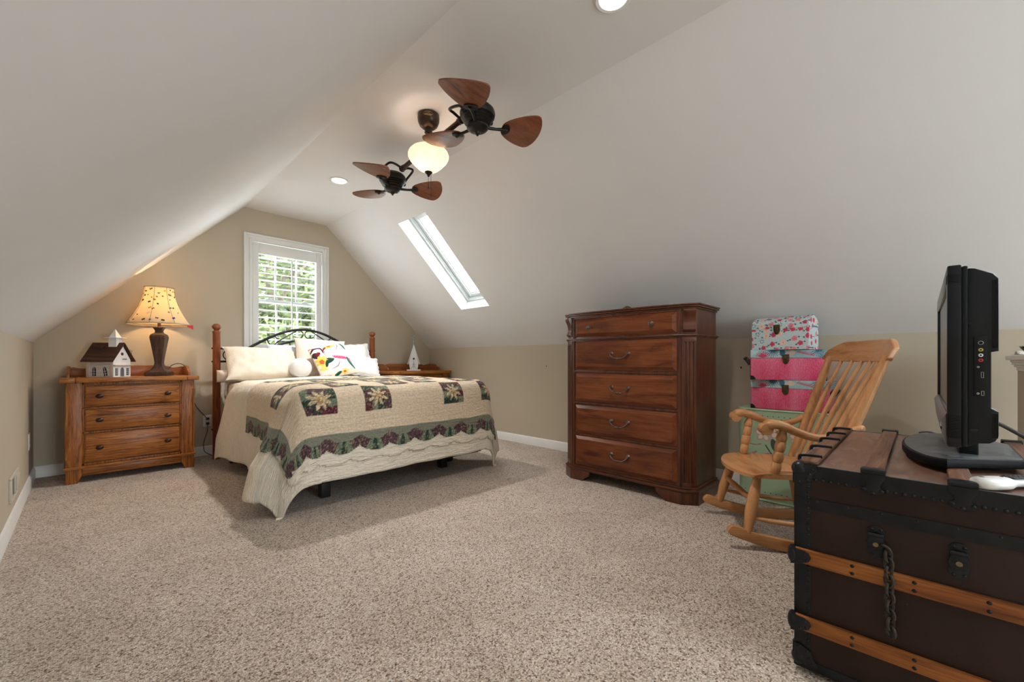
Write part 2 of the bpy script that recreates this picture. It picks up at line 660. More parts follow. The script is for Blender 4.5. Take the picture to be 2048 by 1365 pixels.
def sash(name, y0, y1, z0, z1, lock=False):
    gg = G()
    gg.bx(1.312, 1.352, y0, y1, z0, z1, 0.003, WM)
    gg.bx(2.038, 2.078, y0, y1, z0, z1, 0.003, WM)
    gg.bx(1.352, 2.038, y0, y1, z0, z0 + 0.04, 0.003, WM)
    gg.bx(1.352, 2.038, y0, y1, z1 - 0.036, z1, 0.003, WM)
    for x in (1.580, 1.812):
        gg.bx(x - 0.010, x + 0.010, y0 + 0.006, y1 - 0.006, z0 + 0.04, z1 - 0.036, 0.003, WM)
    zz = (z0 + z1) / 2
    s = gg.build(name, M_SASH, w1)
    G().bx(1.352, 2.038, (y0 + y1) / 2 - 0.002, (y0 + y1) / 2 + 0.002, z0 + 0.04, z1 - 0.036, 0, WM).build('pane', M_GLASS, s)
    if lock:
        for x in (1.50, 1.90):
            gl_ = G()
            gl_.bx(x - 0.035, x + 0.035, y0 - 0.002, y1, z1, z1 + 0.012, 0.004, WM)
            gl_.bx(x - 0.015, x + 0.015, y0 - 0.006, y1, z1 + 0.010, z1 + 0.026, 0.005, WM)
            gl_.build('sash_lock', M_SASH, s)


sash('upper_sash', YE + 0.095, YE + 0.125, 1.670, 2.336)
sash('lower_sash', YE + 0.060, YE + 0.090, 1.076, 1.700, True)

# ---- window 2, the skylight in view, and an unseen twin added for more daylight
def ring(gg, a, bq, w, n0, n1):
    gg.bx(-a, a, -bq, -bq + w, n0, n1, 0.004)
    gg.bx(-a, a, bq - w, bq, n0, n1, 0.004)
    gg.bx(-a, -a + w, -bq + w, bq - w, n0, n1, 0.004)
    gg.bx(a - w, a, -bq + w, bq - w, n0, n1, 0.004)


M_SKYF = plain('skylight_frame_paint', (0.60, 0.61, 0.60), 0.4, var=0.02)
M_GREYM = plain('grey_metal', (0.35, 0.36, 0.37), 0.4, 0.8)
def skylight(wname, hy0, hy1):
    sc_ = Vector((XB, (hy0 + hy1) / 2, CEIL)) + sa * ((A0 + A1) / 2)
    w2 = bpy.data.objects.new(wname, None)
    w2.matrix_world = Matrix(((sa.x, 0, sn.x, sc_.x), (0, 1, 0, sc_.y), (sa.z, 0, sn.z, sc_.z), (0, 0, 0, 1)))
    col.objects.link(w2)
    w2['kind'] = 'structure'
    HA, HB = (A1 - A0) / 2, (hy1 - hy0) / 2
    g = G()
    g.bx(-HA, HA, -HB, -HB + 0.006, 0, 0.34)
    g.bx(-HA, HA, HB - 0.006, HB, 0, 0.34)
    g.bx(-HA, -HA + 0.006, -HB + 0.006, HB - 0.006, 0, 0.34)
    g.bx(HA - 0.006, HA, -HB + 0.006, HB - 0.006, 0, 0.34)
    g.build('shaft', M_CEIL, w2)
    g = G()
    ring(g, HA - 0.006, HB - 0.006, 0.028, 0.150, 0.26)
    ring(g, HA - 0.034, HB - 0.034, 0.010, 0.165, 0.26)
    g.build('frame', M_SKYF, w2)
    g = G()
    ring(g, HA - 0.048, HB - 0.048, 0.040, 0.185, 0.25)
    ring(g, HA - 0.088, HB - 0.088, 0.010, 0.200, 0.25)
    g.build('sash', M_SKYF, w2)
    G().bx(-HA + 0.095, HA - 0.095, -HB + 0.095, HB - 0.095, 0.226, 0.231).build('pane', M_GLASS, w2)
    g = G()
    g.tube([(-0.15, HB - 0.012, 0.10), (-0.10, HB - 0.014, 0.112)], 0.003, 6)
    g.tube([(-0.32, HB - 0.03, 0.155), (-0.28, HB - 0.034, 0.160)], 0.003, 6)
    g.build('latch', M_GREYM, w2)


skylight('window_2', HY0, HY1)
skylight('fill_skylight', SY0, SY1)

# ---- unseen window behind the camera, added and sized for fill light
w3 = bpy.data.objects.new('fill_window', None)
w3.location = (1.45, YR, 1.3)
col.objects.link(w3)
w3['kind'] = 'structure'
g = G()
for x0, x1 in ((-0.77, -0.70), (0.70, 0.77)):
    g.bx(x0, x1, 0, 0.02, -0.87, 0.87, 0.003)
g.bx(-0.70, 0.70, 0, 0.02, 0.80, 0.87, 0.003)
g.bx(-0.70, 0.70, 0, 0.02, -0.87, -0.80, 0.003)
g.build('casing', M_TRIM, w3)
g = G()
for x in (-0.68, 0.0, 0.68):
    g.bx(x - 0.02, x + 0.02, -0.09, -0.05, -0.80, 0.80, 0.003)
for zz in (-0.78, 0.0, 0.78):
    g.bx(-0.66, 0.66, -0.088, -0.052, zz - 0.02, zz + 0.02, 0.003)
g.build('frame', M_TRIM, w3)
G().bx(-0.66, 0.66, -0.072, -0.068, -0.76, 0.76).build('pane', M_GLASS, w3)

# ---- half wall with a moulded white cap at the right edge
HWY = -0.362
g = G().bx(2.62, 3.42, HWY - 0.12, HWY, 0, 0.955)
hw = struct('wall_half', g, M_WALL)
g = G()
cap = [(HWY - 0.12, 0.945), (HWY, 0.945), (HWY + 0.006, 0.952), (HWY + 0.008, 0.962), (HWY + 0.018, 0.985), (HWY + 0.024, 0.992), (HWY + 0.024, 1.000), (HWY + 0.036, 1.000), (HWY + 0.036, 1.026), (HWY - 0.15, 1.026), (HWY - 0.15, 1.000), (HWY - 0.14, 0.985), (HWY - 0.12, 0.96)]
for off, z0, z1 in ((0.004, 0.945, 0.962), (0.012, 0.962, 0.975), (0.019, 0.975, 0.988), (0.024, 0.988, 1.000), (0.038, 1.000, 1.024)):
    g.bx(2.62, 3.42 + off, HWY - 0.12 - off, HWY + off, z0, z1, 0.003)
struct('trim_1', g, M_TRIM)

# ---- ceiling downlights
M_LENS = plain('lamp_lens', (0.9, 0.9, 0.88), 0.5, var=0.0, emit=(1.0, 0.95, 0.87), es=5.0)
DL = ['round white recessed ceiling light glowing beyond the fan near the window', 'round white recessed ceiling light cut by the top edge of the picture', 'round white recessed ceiling light behind the camera']
for (x, y), lab in zip(DOWN, DL):
    t = thing('recessed_light', lab, 'ceiling light', (x, y, CEIL), 0, 'recessed lights in the flat ceiling')
    g = G()
    g.lathe([(0.062, -0.001), (0.066, -0.006), (0.080, -0.008), (0.086, -0.004), (0.087, 0.0)], 40, cap0=False, cap1=False)
    g.lathe([(0.062, -0.001), (0.066, 0.0)], 40, cap0=False, cap1=False)
    g.build('trim_ring', M_TRIM, t)
    G().lathe([(0.0005, -0.003), (0.062, -0.003), (0.062, -0.001), (0.0005, -0.001)], 40, cap0=False, cap1=False).build('lens', M_LENS, t)

# ---- plates on the left wall, outlet on the back wall
M_PLATE = plain('almond_plastic', (0.60, 0.54, 0.45), 0.45, var=0.03)
t = thing('wall_vent', 'cream slotted vent cover low on the left wall near the baseboard', 'vent', (XL, 3.94, 0.245))
g = G()
g.bx(0, 0.012, -0.20, 0.20, 0.058, 0.073, 0.003)
g.bx(0, 0.012, -0.20, 0.20, -0.073, -0.058, 0.003)
g.bx(0, 0.012, -0.20, -0.165, -0.058, 0.058, 0.003)
g.bx(0, 0.012, 0.0, 0.20, -0.058, 0.058, 0.003)
g.build('cover_frame', M_PLATE, t)
g = G()
g.bx(0, 0.003, -0.165, 0.0, -0.058, 0.058)
g.build('slot', plain('vent_shadow', (0.10, 0.085, 0.07), 0.8), t)
g = G()
g.bx(0.012, 0.018, 0.02, 0.15, -0.045, 0.045, 0.003)
g.build('raised_plate', M_PLATE, t)
t = thing('outlet_plate', 'narrow cream outlet plate on the left wall near the corner', 'outlet', (XL, 4.92, 0.37))
G().bx(0, 0.007, -0.06, 0.06, -0.062, 0.062, 0.003).build('plate', M_PLATE, t)
M_SOCK = plain('socket_face', (0.52, 0.46, 0.38), 0.4)
for dz in (-0.028, 0.028):
    G().bx(0.007, 0.009, -0.02, 0.02, dz - 0.014, dz + 0.014, 0.0009).build('socket', M_SOCK, t)
t = thing('outlet_plate', 'white wall outlet with plugged cords between the left dresser and the bed', 'outlet', (0.90, YE, 0.36))
G().bx(-0.038, 0.038, -0.007, 0, -0.06, 0.06, 0.003).build('plate', M_TRIM, t)
for dz in (-0.026, 0.026):
    G().bx(-0.017, 0.017, -0.010, -0.007, dz - 0.014, dz + 0.014, 0.001).build('socket', M_TRIM, t)

# ------------------------------------------------------------------ outdoors
def leaf_mat(name, c):
    m, nt, b = new_mat(name)
    n = tex_noise(nt, coords(nt), 1.4, 3)
    nt.links.new(ramp(nt, n.outputs['Fac'], [(0.35, tuple(x * 0.75 for x in c)), (0.65, c)]).outputs['Color'], b.inputs['Base Color'])
    b.inputs['Roughness'].default_value = 0.6
    b.inputs['Transmission Weight'].default_value = 0.0
    out = nt.nodes['Material Output']
    tl = nd(nt, 'ShaderNodeBsdfTranslucent', Color=(min(1, c[0] * 1.5), min(1, c[1] * 1.3), c[2], 1))
    mx = nt.nodes.new('ShaderNodeMixShader')
    mx.inputs[0].default_value = 0.4
    nt.links.new(b.outputs[0], mx.inputs[1])
    nt.links.new(tl.outputs[0], mx.inputs[2])
    nt.links.new(mx.outputs[0], out.inputs['Surface'])
    return m


M_BARK = wood('bark', (0.05, 0.035, 0.025), (0.11, 0.08, 0.06), (0.17, 0.13, 0.10), 'z', 0.6, 0.9)
rng = random.Random(4)


def tree(label, loc, h, r, cz, nleaf, mat, size=0.10, seed=0):
    rg = random.Random(seed)
    t = thing('tree', label, 'tree', loc, rg.random() * 6, 'trees outside the gable window')
    g = G()
    g.tube(smooth_path([(0, 0, 0), (0.1, 0.05, h * 0.35), (-0.1, 0.1, h * 0.7), (0, 0, h * 0.95)], 5), [0.16 - 0.0068 * i for i in range(16)], 8)
    for i in range(9):
        a = rg.random() * 6.3
        z0 = h * (0.3 + 0.06 * i)
        g.tube([(0, 0, z0), (math.cos(a) * r * 0.5, math.sin(a) * r * 0.5, z0 + 0.6), (math.cos(a) * r * 0.9, math.sin(a) * r * 0.9, z0 + 0.9)], [0.05, 0.03, 0.01], 6)
    g.build('trunk', M_BARK, t)
    clumps = []
    for i in range(46):
        a, bq, q = rg.random() * 6.3, rg.uniform(-1, 1), rg.random() ** 0.4
        s = math.sqrt(1 - bq * bq)
        clumps.append((Vector((math.cos(a) * s * r * q, math.sin(a) * s * r * q, cz + bq * (h * 0.52) * q)), rg.uniform(0.35, 0.75)))
    g = G()
    vs_, fs = [], []
    for i in range(nleaf):
        c, cr = clumps[rg.randrange(len(clumps))]
        d = Vector((rg.gauss(0, 1), rg.gauss(0, 1), rg.gauss(0, 1))).normalized() * cr * rg.random() ** 0.5
        p = c + d
        u = Vector((rg.gauss(0, 1), rg.gauss(0, 1), rg.gauss(0, 0.6))).normalized()
        w = u.orthogonal().normalized()
        s = size * rg.uniform(0.6, 1.3)
        k = len(vs_)
        vs_ += [p - u * s, p + w * s * 0.45, p + u * s, p - w * s * 0.45]
        fs.append((k, k + 1, k + 2, k + 3))
    g.add(vs_, fs)
    g.build('foliage', mat, t, fix=False, ang=180)
    return t


L1 = leaf_mat('leaf_light', (0.105, 0.130, 0.052))
L2 = leaf_mat('leaf_mid', (0.080, 0.108, 0.045))
tree('light green tree nearest outside the gable window', (2.9, 9.9, -2.6), 8.0, 1.65, 4.1, 19000, L1, 0.105, 1)
tree('bushy darker green tree behind the nearest one outside the window', (4.8, 13.9, -2.6), 8.6, 1.9, 4.4, 19000, L2, 0.12, 2)
tree('large pale tree farthest away in the gable window view', (6.2, 19.8, -2.6), 10.5, 3.5, 5.4, 24000, L1, 0.17, 3)
tree('tall tree crown seen through the skylight', (10.5, 10.6, -2.6), 13.0, 2.4, 9.4, 9000, L2, 0.13, 5)

# ------------------------------------------------------------------ bed
BX0, BX1, BF, BH = 1.005, 2.545, 2.86, 5.03     # box spring
BC = 1.770
M_POST = wood('cherry_post', (0.14, 0.034, 0.014), (0.29, 0.080, 0.030), (0.38, 0.115, 0.045), 'z', 1.0, 0.28, coat=0.3)
M_IRON = plain('black_iron', (0.014, 0.013, 0.013), 0.45, 0.3, var=0.2)
M_BLACKPL = plain('black_plastic', (0.012, 0.012, 0.013), 0.5, 0.0, var=0.1)
M_MATT = fabric('mattress_cloth', (0.78, 0.66, 0.57))
M_BOXS = fabric('box_spring_cloth', (0.17, 0.15, 0.14))
bed = thing('bed', 'bed with round cherry headboard posts and black iron scroll headboard', 'bed', (BC, 3.95, 0))
BM = Matrix.Translation((-BC, -3.95, 0))
HY = 5.095
for px_ in (0.931, 2.608):
    g = G()
    rr = 0.034
    prof = [(0.030, 0.0), (rr, 0.006), (rr, 1.272), (0.036, 1.276), (0.038, 1.284), (0.036, 1.291), (0.026, 1.296), (0.021, 1.303), (0.026, 1.309)]
    prof += [(max(0.001, 0.041 * math.cos(a)), 1.336 + 0.033 * math.sin(a)) for a in [R(-55 + 145 * i / 10) for i in range(11)]]
    g.lathe(prof, 28, BM @ Matrix.Translation((px_, HY, 0)), cap1=False)
    p = g.build('headboard_post', M_POST, bed)
    for zz in (1.118, 0.985, 0.30):
        sx = -1 if px_ < BC else 1
        G().sphere((px_ + sx * 0.035, HY, zz), 0.009, BM, n=10, m=6).build('bolt_cap', M_IRON, p)

# iron headboard: rails, two arches, scrolls, spindles
def arch(x0, x1, z0, z1, flat, n=24):
    """reverse-curve arch like a camel back"""
    out = []
    for i in range(n + 1):
        t = i / n
        x = x0 + (x1 - x0) * t
        s = math.sin(PI * t)
        out.append((x, HY, z0 + (z1 - z0) * (s ** flat)))
    return out


for zz in (1.118, 0.985, 0.30):
    G().tube([(0.931, HY, zz), (2.608, HY, zz)], 0.0105, 8, M=BM).build('headboard_rail', M_IRON, bed)
g = G()
g.tube(arch(1.20, 2.34, 1.118, 1.350, 1.0), 0.0145, 10, M=BM)
g.build('headboard_arch', M_IRON, bed)
g = G()
g.tube(arch(1.39, 2.15, 1.118, 1.228, 1.0), 0.0135, 10, M=BM)
g.build('headboard_arch', M_IRON, bed)
for sx in (-1, 1):
    def S(dx, z):
        return (BC + sx * dx, HY, z)
    # long S scroll between the two arches
    pts = [S(0.040, 1.262), S(0.062, 1.256), S(0.082, 1.268)]
    up = [S(0.060 + 0.046 * math.cos(a), 1.300 + 0.040 * math.sin(a)) for a in [R(-60 - 20 * i) for i in range(12)]]
    path = [S(0.108, 1.268), S(0.088, 1.260)] + [S(0.052 + 0.043 * math.cos(a), 1.294 + 0.043 * math.sin(a)) for a in [R(-70 - 24 * i) for i in range(10)]]
    path += [S(0.075, 1.335), S(0.19, 1.262), S(0.275, 1.203)]
    path += [S(0.325 + 0.052 * math.cos(a), 1.218 + 0.050 * math.sin(a)) for a in [R(-115 + 28 * i) for i in range(9)]]
    path += [S(0.285, 1.240), S(0.262, 1.236)]
    gg = G()
    gg.tube(smooth_path(path, 4), 0.0062, 8, M=BM)
    gg.build('scroll', M_IRON, bed)
    # small ring scrolls by the posts
    gg = G()
    cx = 0.838 - 0.034 - 0.075
    gg.tube([S(cx + 0.054 * math.cos(a), 1.0515 + 0.054 * math.sin(a)) for a in [R(130 - 26 * i) for i in range(13)]], 0.0055, 8, M=BM)
    gg.build('scroll', M_IRON, bed)
for dx in (-0.30, -0.15, 0.0, 0.15, 0.30):
    zt = 1.118 + 0.108 * math.sin(PI * (0.5 + dx / 0.76))
    G().tube([(BC + dx, HY, 0.985), (BC + dx, HY, zt)], 0.006, 8, M=BM).build('spindle', M_IRON, bed)
for dx in (-0.66, -0.52, 0.52, 0.66):
    G().tube([(BC + dx, HY, 0.30), (BC + dx, HY, 0.985)], 0.006, 8, M=BM).build('spindle', M_IRON, bed)
# steel frame with black legs and casters
for x in (BX0 + 0.012, BX1 - 0.012):
    G().bx(x - 0.016, x + 0.016, BF + 0.03, HY - 0.02, 0.165, 0.198, 0.003, BM).build('side_rail', M_IRON, bed)
for y in (BF + 0.05, 3.9, 4.8):
    G().bx(BX0 + 0.03, BX1 - 0.03, y - 0.018, y + 0.018, 0.160, 0.192, 0.003, BM).build('cross_rail', M_IRON, bed)
for (x, y) in ((1.225, 3.12), (2.335, 3.20)):
    G().bx(x - 0.034, x + 0.034, y - 0.034, y + 0.034, 0.0, 0.165, 0.005, BM).build('leg', M_BLACKPL, bed)
M_STEEL = plain('grey_steel', (0.30, 0.29, 0.28), 0.4, 0.8)
for (x, y) in ((1.005, 4.78), (2.50, 4.78), (2.61, 3.33), (1.10, 3.75)):
    x = min(x, 2.52)
    g = G()
    g.tube([(x, y, 0.165), (x, y, 0.055)], 0.013, 10, M=BM)
    g.bx(x - 0.018, x + 0.018, y - 0.022, y + 0.022, 0.045, 0.060, 0.004, BM)
    cst = g.build('caster_stem', M_STEEL, bed)
    g = G()
    for dx in (-0.014, 0.014):
        g.tube([(x + dx - 0.010, y, 0.026), (x + dx + 0.010, y, 0.026)], 0.026, 18, M=BM)
    g.build('wheel', M_BLACKPL, cst)

g = G().box((0, 0, 0), (BX1 - BX0, BH - BF, 0.225), 0.025, seg=3)
o = g.build('box_spring', M_BOXS)
o.location = ((BX0 + BX1) / 2, (BF + BH) / 2, 0.198 + 0.1125)
tag(o, 'grey box spring seen as a dark strip under the coverlet at the bed foot', 'box spring')
g = G().box((0, 0, 0), (BX1 - BX0 + 0.02, BH - BF + 0.02, 0.352), 0.055, seg=4)
# piping round the top and bottom edge
for zz in (0.158, -0.158):
    a, bq = (BX1 - BX0) / 2 - 0.035, (BH - BF) / 2 - 0.035
    g.tube([(-a - 0.02, -bq, zz), (-a, -bq - 0.02, zz), (a, -bq - 0.02, zz), (a + 0.02, -bq, zz), (a + 0.02, bq, zz), (a, bq + 0.02, zz), (-a, bq + 0.02, zz), (-a - 0.02, bq, zz)], 0.006, 6, closed=True)
mt = g.build('mattress', M_MATT)
mt.location = ((BX0 + BX1) / 2, (BF + BH) / 2, 0.425 + 0.176)
tag(mt, 'thick mattress in a pale pink fitted sheet, its head corner bare beside the left post', 'mattress')


# draped covers: flat cloth coordinates wrapped over the bed
def sstep(a, b, x):
    t = min(1.0, max(0.0, (x - a) / (b - a)))
    return t * t * (3 - 2 * t)


def drape(x, y, top, grow, Rr, puff=0.0, minz=0.012, swing=2.3, fls=1.0):
    """x, y lie on the flat cloth (bed frame of reference); returns the hanging point"""
    x0, x1, yf = 0.942 - grow, 2.612 + grow, 2.80 - grow
    ix0, ix1, iy = x0 + Rr, x1 - Rr, yf + Rr
    qx, qy = min(max(x, ix0), ix1), max(y, iy)
    dx, dy = x - qx, y - qy
    ax, ay = abs(dx), abs(dy)
    d = (ax ** 2.5 + ay ** 2.5) ** (1 / 2.5)
    if d < 1e-6:
        e = min(x - ix0, ix1 - x, y - iy)
        z = top + puff * (1 - math.exp(-max(e, 0) / 0.35))
        z += 0.012 * mnoise.noise(Vector((x * 3.1, y * 2.7, 1.3))) * min(1, e / 0.2)
        return Vector((x, y, z))
    th = math.degrees(math.atan2(ay, ax))
    # the corner cloth swings round to the side of the bed
    tw = R(90 * (th / 90) ** (swing if 0 < th < 90 else 1.0))
    nx, ny = math.copysign(math.cos(tw), dx) if ax > 0 else 0.0, -math.sin(tw)
    if d < Rr * PI / 2:
        h, drop = Rr * math.sin(d / Rr), Rr * (1 - math.cos(d / Rr))
    else:
        h, drop = Rr, Rr + d - Rr * PI / 2
    hang = max(0.0, drop - Rr * 0.5)
    k = min(1.0, hang / 0.42)
    if ay < 1e-9:
        fl = 0.185 * math.exp(-((y - 3.04) / 0.24) ** 2) + 0.055 * sstep(3.95, 4.75, y)
        wv = (0.012 * math.sin(y * 7.0 + 1.0) + 0.009 * math.sin(y * 15.0)) * sstep(3.0, 3.5, y)
    elif ax < 1e-9:
        fl = 0.0
        wv = 0.010 * math.sin(x * 8.0 + 2.0) + 0.007 * math.sin(x * 17.0)
    else:
        fl = 0.185 * math.exp(-((iy - 3.04) / 0.24) ** 2) * (1 - 0.62 * sstep(0, 46, th)) * (1 - sstep(40, 88, th))
        wv = 0.0
    h += fl * fls * k * (0.55 + 0.75 * min(1, hang / 0.6)) + wv * k + 0.012 * k
    z = top - drop + 0.006 * mnoise.noise(Vector((x * 6, y * 6, 4.0)))
    if hang > 0.05:
        # drag lines running down the hang
        h += 0.006 * k * mnoise.noise(Vector((x * 9 if ax < 1e-9 else 0, y * 9 if ay < 1e-9 else th * 0.09, drop * 2)))
    P = Vector((qx + nx * h, qy + ny * h, z))
    if P.z < minz:
        P.x += nx * 0.3 * (minz - P.z)
        P.y += ny * 0.3 * (minz - P.z)
        P.z = minz
    return P


def cloth_material(name, c, line=0.5):
    """crinkled quilting: short wavy stitched lines"""
    m, nt, b = new_mat(name)
    tc = nt.nodes.new('ShaderNodeUVMap')
    tc.uv_map = 'cloth'
    mp = nt.nodes.new('ShaderNodeMapping')
    mp.inputs['Scale'].default_value = (9, 58, 1)
    nt.links.new(tc.outputs[0], mp.inputs['Vector'])
    n1 = tex_noise(nt, mp.outputs[0], 1.0, 3, 0.6, 0.8)
    n2 = tex_noise(nt, tc.outputs[0], 9.0, 4)
    n3 = tex_noise(nt, tc.outputs[0], 70.0, 2)
    if c is None:
        a = nt.nodes.new('ShaderNodeVertexColor')
        a.layer_name = 'print'
        mott = ramp(nt, n3.outputs['Fac'], [(0.38, (0.72, 0.72, 0.72)), (0.62, (1, 1, 1))]).outputs['Color']
        nt.links.new(mixc(nt, 0.7, a.outputs['Color'], mott, 'MULTIPLY'), b.inputs['Base Color'])
    else:
        nt.links.new(ramp(nt, n2.outputs['Fac'], [(0.3, tuple(x * 0.95 for x in c)), (0.7, c)]).outputs['Color'], b.inputs['Base Color'])
    b.inputs['Roughness'].default_value = 0.92
    b.inputs['Specular IOR Level'].default_value = 0.15
    b.inputs['Sheen Weight'].default_value = 0.15
    ad = nd(nt, 'ShaderNodeMath', operation='MULTIPLY_ADD')
    nt.links.new(n2.outputs['Fac'], ad.inputs[0])
    ad.inputs[1].default_value = 1.2
    nt.links.new(n1.outputs['Fac'], ad.inputs[2])
    bump(nt, b, ad.outputs[0], line, 0.018)
    return m


def drape_mesh(name, mat, xs, ys, fn, keep=None, print_fn=None, parent=None, thick=0.006):
    nx, ny = len(xs), len(ys)
    vs_ = [fn(x, y) for y in ys for x in xs]
    fs = []
    for j in range(ny - 1):
        for i in range(nx - 1):
            if keep is None or keep((xs[i] + xs[i + 1]) / 2, (ys[j] + ys[j + 1]) / 2):
                fs.append((j * nx + i, j * nx + i + 1, (j + 1) * nx + i + 1, (j + 1) * nx + i))
    me = bpy.data.meshes.new(name)
    me.from_pydata([tuple(v) for v in vs_], [], fs)
    me.materials.append(mat)
    uv = me.uv_layers.new(name='cloth')
    li = np.zeros(len(me.loops), np.int32)
    me.loops.foreach_get('vertex_index', li)
    X, Y = np.meshgrid(np.array(xs), np.array(ys))
    flat = np.stack([X.ravel(), Y.ravel()], 1)
    uv.data.foreach_set('uv', flat[li].astype(np.float32).ravel())
    if print_fn is not None:
        ca = me.color_attributes.new('print', 'FLOAT_COLOR', 'POINT')
        arr = np.ones((len(vs_), 4), np.float32)
        arr[:, :3] = print_fn(flat[:, 0], flat[:, 1])
        ca.data.foreach_set('color', arr.ravel())
    bm = bmesh.new()
    bm.from_mesh(me)
    bmesh.ops.delete(bm, geom=[v for v in bm.verts if not v.link_faces], context='VERTS')
    bm.to_mesh(me)
    bm.free()
    me.polygons.foreach_set('use_smooth', [True] * len(me.polygons))
    o = bpy.data.objects.new(name, me)
    o.parent = parent
    col.objects.link(o)
    if thick:
        s = o.modifiers.new('thickness', 'SOLIDIFY')
        s.thickness = thick
        s.offset = -1
    return o


M_DUVET = cloth_material('cream_matelasse', (0.86, 0.77, 0.64), 1.0)
xs = list(np.arange(0.942 + 0.14 - 0.772, 2.612 - 0.14 + 0.772, 0.018))
ys = list(np.arange(2.80 + 0.14 - 0.690, 4.72, 0.018))


def duvet_fn(x, y):
    hd = max(0.0, (y - 4.45) / 0.27)
    p = drape(x, y, 0.800 + 0.008, 0.0, 0.14, 0.020)
    # the head edge is rounded down towards the pillows
    p.z -= 0.05 * hd ** 3
    # the side hem rises towards the head
    return p


duv = drape_mesh('coverlet', M_DUVET, xs, ys, duvet_fn, thick=0.012)
tag(duv, 'large cream textured coverlet over the bed, its corners hanging to the carpet', 'coverlet')

# the quilt: patchwork print evaluated on the flat cloth
QG = 0.016
QX0, QX1 = 0.942 - QG + 0.14 - 0.490, 2.612 + QG - 0.14 + 0.490
QY0, QY1 = 2.80 - QG + 0.14 - 0.535, 3.92
CREAM = np.array((0.82, 0.665, 0.49))
SAGE = np.array(srgb(136, 138, 122))
PRP = np.array(srgb(92, 66, 74))
MAR = np.array(srgb(104, 48, 58))
GRN = np.array(srgb(52, 72, 62))
SGN = np.array(srgb(122, 136, 116))
DRK = np.array(srgb(74, 70, 66))
GOLD = np.array(srgb(205, 160, 100))
BLOCKS = []
for bx_ in (1.075, 1.475, 2.15, 2.56):
    BLOCKS.append((bx_, 2.765, 0.102))
for bx_ in (1.275, 1.68, 1.945, 2.36):
    BLOCKS.append((bx_, 2.985, 0.102))
for bx_ in (0.930, 2.70):
    BLOCKS.append((bx_, 3.20, 0.102))
for r_, yy in enumerate((3.20, 3.41, 3.62, 3.82)):
    for k_ in range(10):
        xx = 0.70 + 0.212 * k_ + (0.0 if r_ % 2 else 0.106)
        if (r_ + k_) % 4 != 3 and xx > 0.99 and xx < 2.63:
            BLOCKS.append((xx, yy, 0.102))
SPER = 0.222


def hash2(a, b):
    v_ = np.sin(a * 127.1 + b * 311.7) * 43758.5453
    return v_ - np.floor(v_)


def edge_dist(x, y):
    """distance to the cloth edge and the position along it"""
    dl, dr, db = x - QX0, QX1 - x, y - QY0
    d = np.minimum(np.minimum(dl, dr), db)
    along = np.where(d == db, x, y)
    return d, along


def quilt_print(x, y):
    n = len(x)
    c = np.tile(CREAM, (n, 1))
    # stars
    for (bx_, by_, hs) in BLOCKS:
        u, w = (x - bx_) / hs, (y - by_) / hs
        ins = (np.abs(u) < 1) & (np.abs(w) < 1)
        ang = (np.arctan2(w, u) / (PI / 4)) % 8
        k = np.floor(ang).astype(int)
        f = ang - k
        rr = np.hypot(u, w)
        pal = np.array([PRP, SGN, GRN, DRK, MAR, SGN, GRN, PRP])
        off = int(abs(bx_ * 37 + by_ * 11)) % 8
        base = pal[(k + off) % 8]
        c[ins] = base[ins]
        corner = ins & (np.abs(u) > 0.5) & (np.abs(w) > 0.5)
        cp = np.array([MAR, GRN, PRP, SGN])[((u > 0).astype(int) * 2 + (w > 0).astype(int) + off) % 4]
        c[corner] = cp[corner]
        lim = np.where(f < 0.5, f, 1 - f) * 2
        star = ins & (rr < 0.22 + 0.56 * lim ** 0.8)
        c[star] = np.array(srgb(226, 202, 166))
        g2 = star & (rr < 0.26) & (k % 2 == 0)
        c[g2] = GOLD
    d, s = edge_dist(x, y)
    # narrow sage band and scalloped border of fans
    fr = (s / SPER) % 1.0 - 0.5
    ph = np.abs(fr)
    top_z = 0.088 - 0.016 * np.cos(2 * PI * fr) + 0.005 * np.cos(4 * PI * fr)
    zone = d < top_z
    wid = 0.35 + 0.80 * np.clip(1 - d / 0.10, 0, 1)
    ph2 = ph / wid
    fan = np.where(ph2 < 0.085, 0, np.where(ph2 < 0.28, 1, 3))
    fc = np.where((fan == 0)[:, None], GRN, np.where((fan == 1)[:, None], SGN, PRP))
    c[zone] = fc[zone]
    band = ~zone & (d < 0.140)
    c[band] = SAGE
    # calico mottling inside the printed patches
    pr = np.any(np.abs(c - CREAM) > 1e-3, axis=1) & ~band
    hsh = hash2(np.floor(x / 0.007), np.floor(y / 0.007))
    c[pr] *= (0.45 + 1.0 * hsh[pr])[:, None]
    yel = pr & (hash2(np.floor(x / 0.0075) + 7, np.floor(y / 0.0075)) > 0.90)
    c[yel] = c[yel] * 0.4 + np.array(srgb(190, 170, 130)) * 0.6
    return np.clip(c, 0, 1)


def quilt_keep(x, y):
    dl, dr, db = x - QX0, QX1 - x, y - QY0
    d = min(dl, dr, db)
    s = x if d == db else y
    fr = (s / SPER) % 1.0 - 0.5
    edge = 0.040 * (2 * abs(fr)) ** 2.2
    # rounded corners
    if dl < 0.09 and db < 0.09:
        return math.hypot(0.09 - dl, 0.09 - db) < 0.09
    if dr < 0.09 and db < 0.09:
        return math.hypot(0.09 - dr, 0.09 - db) < 0.09
    return d > edge


STEP = 0.0075
xs = list(np.arange(QX0, QX1, STEP))
ys = list(np.arange(QY0, QY1, STEP))
M_QUILT = cloth_material('patchwork', None, 0.85)


def quilt_fn(x, y):
    p = drape(x, y, 0.808 + 0.016, QG, 0.14, 0.022, swing=1.75, fls=0.9)
    e = max(0.0, 1 - (QY1 - y) / 0.06)
    p.z += 0.006 * mnoise.noise(Vector((x * 5, y * 5, 9.0))) - 0.006 * e
    return p


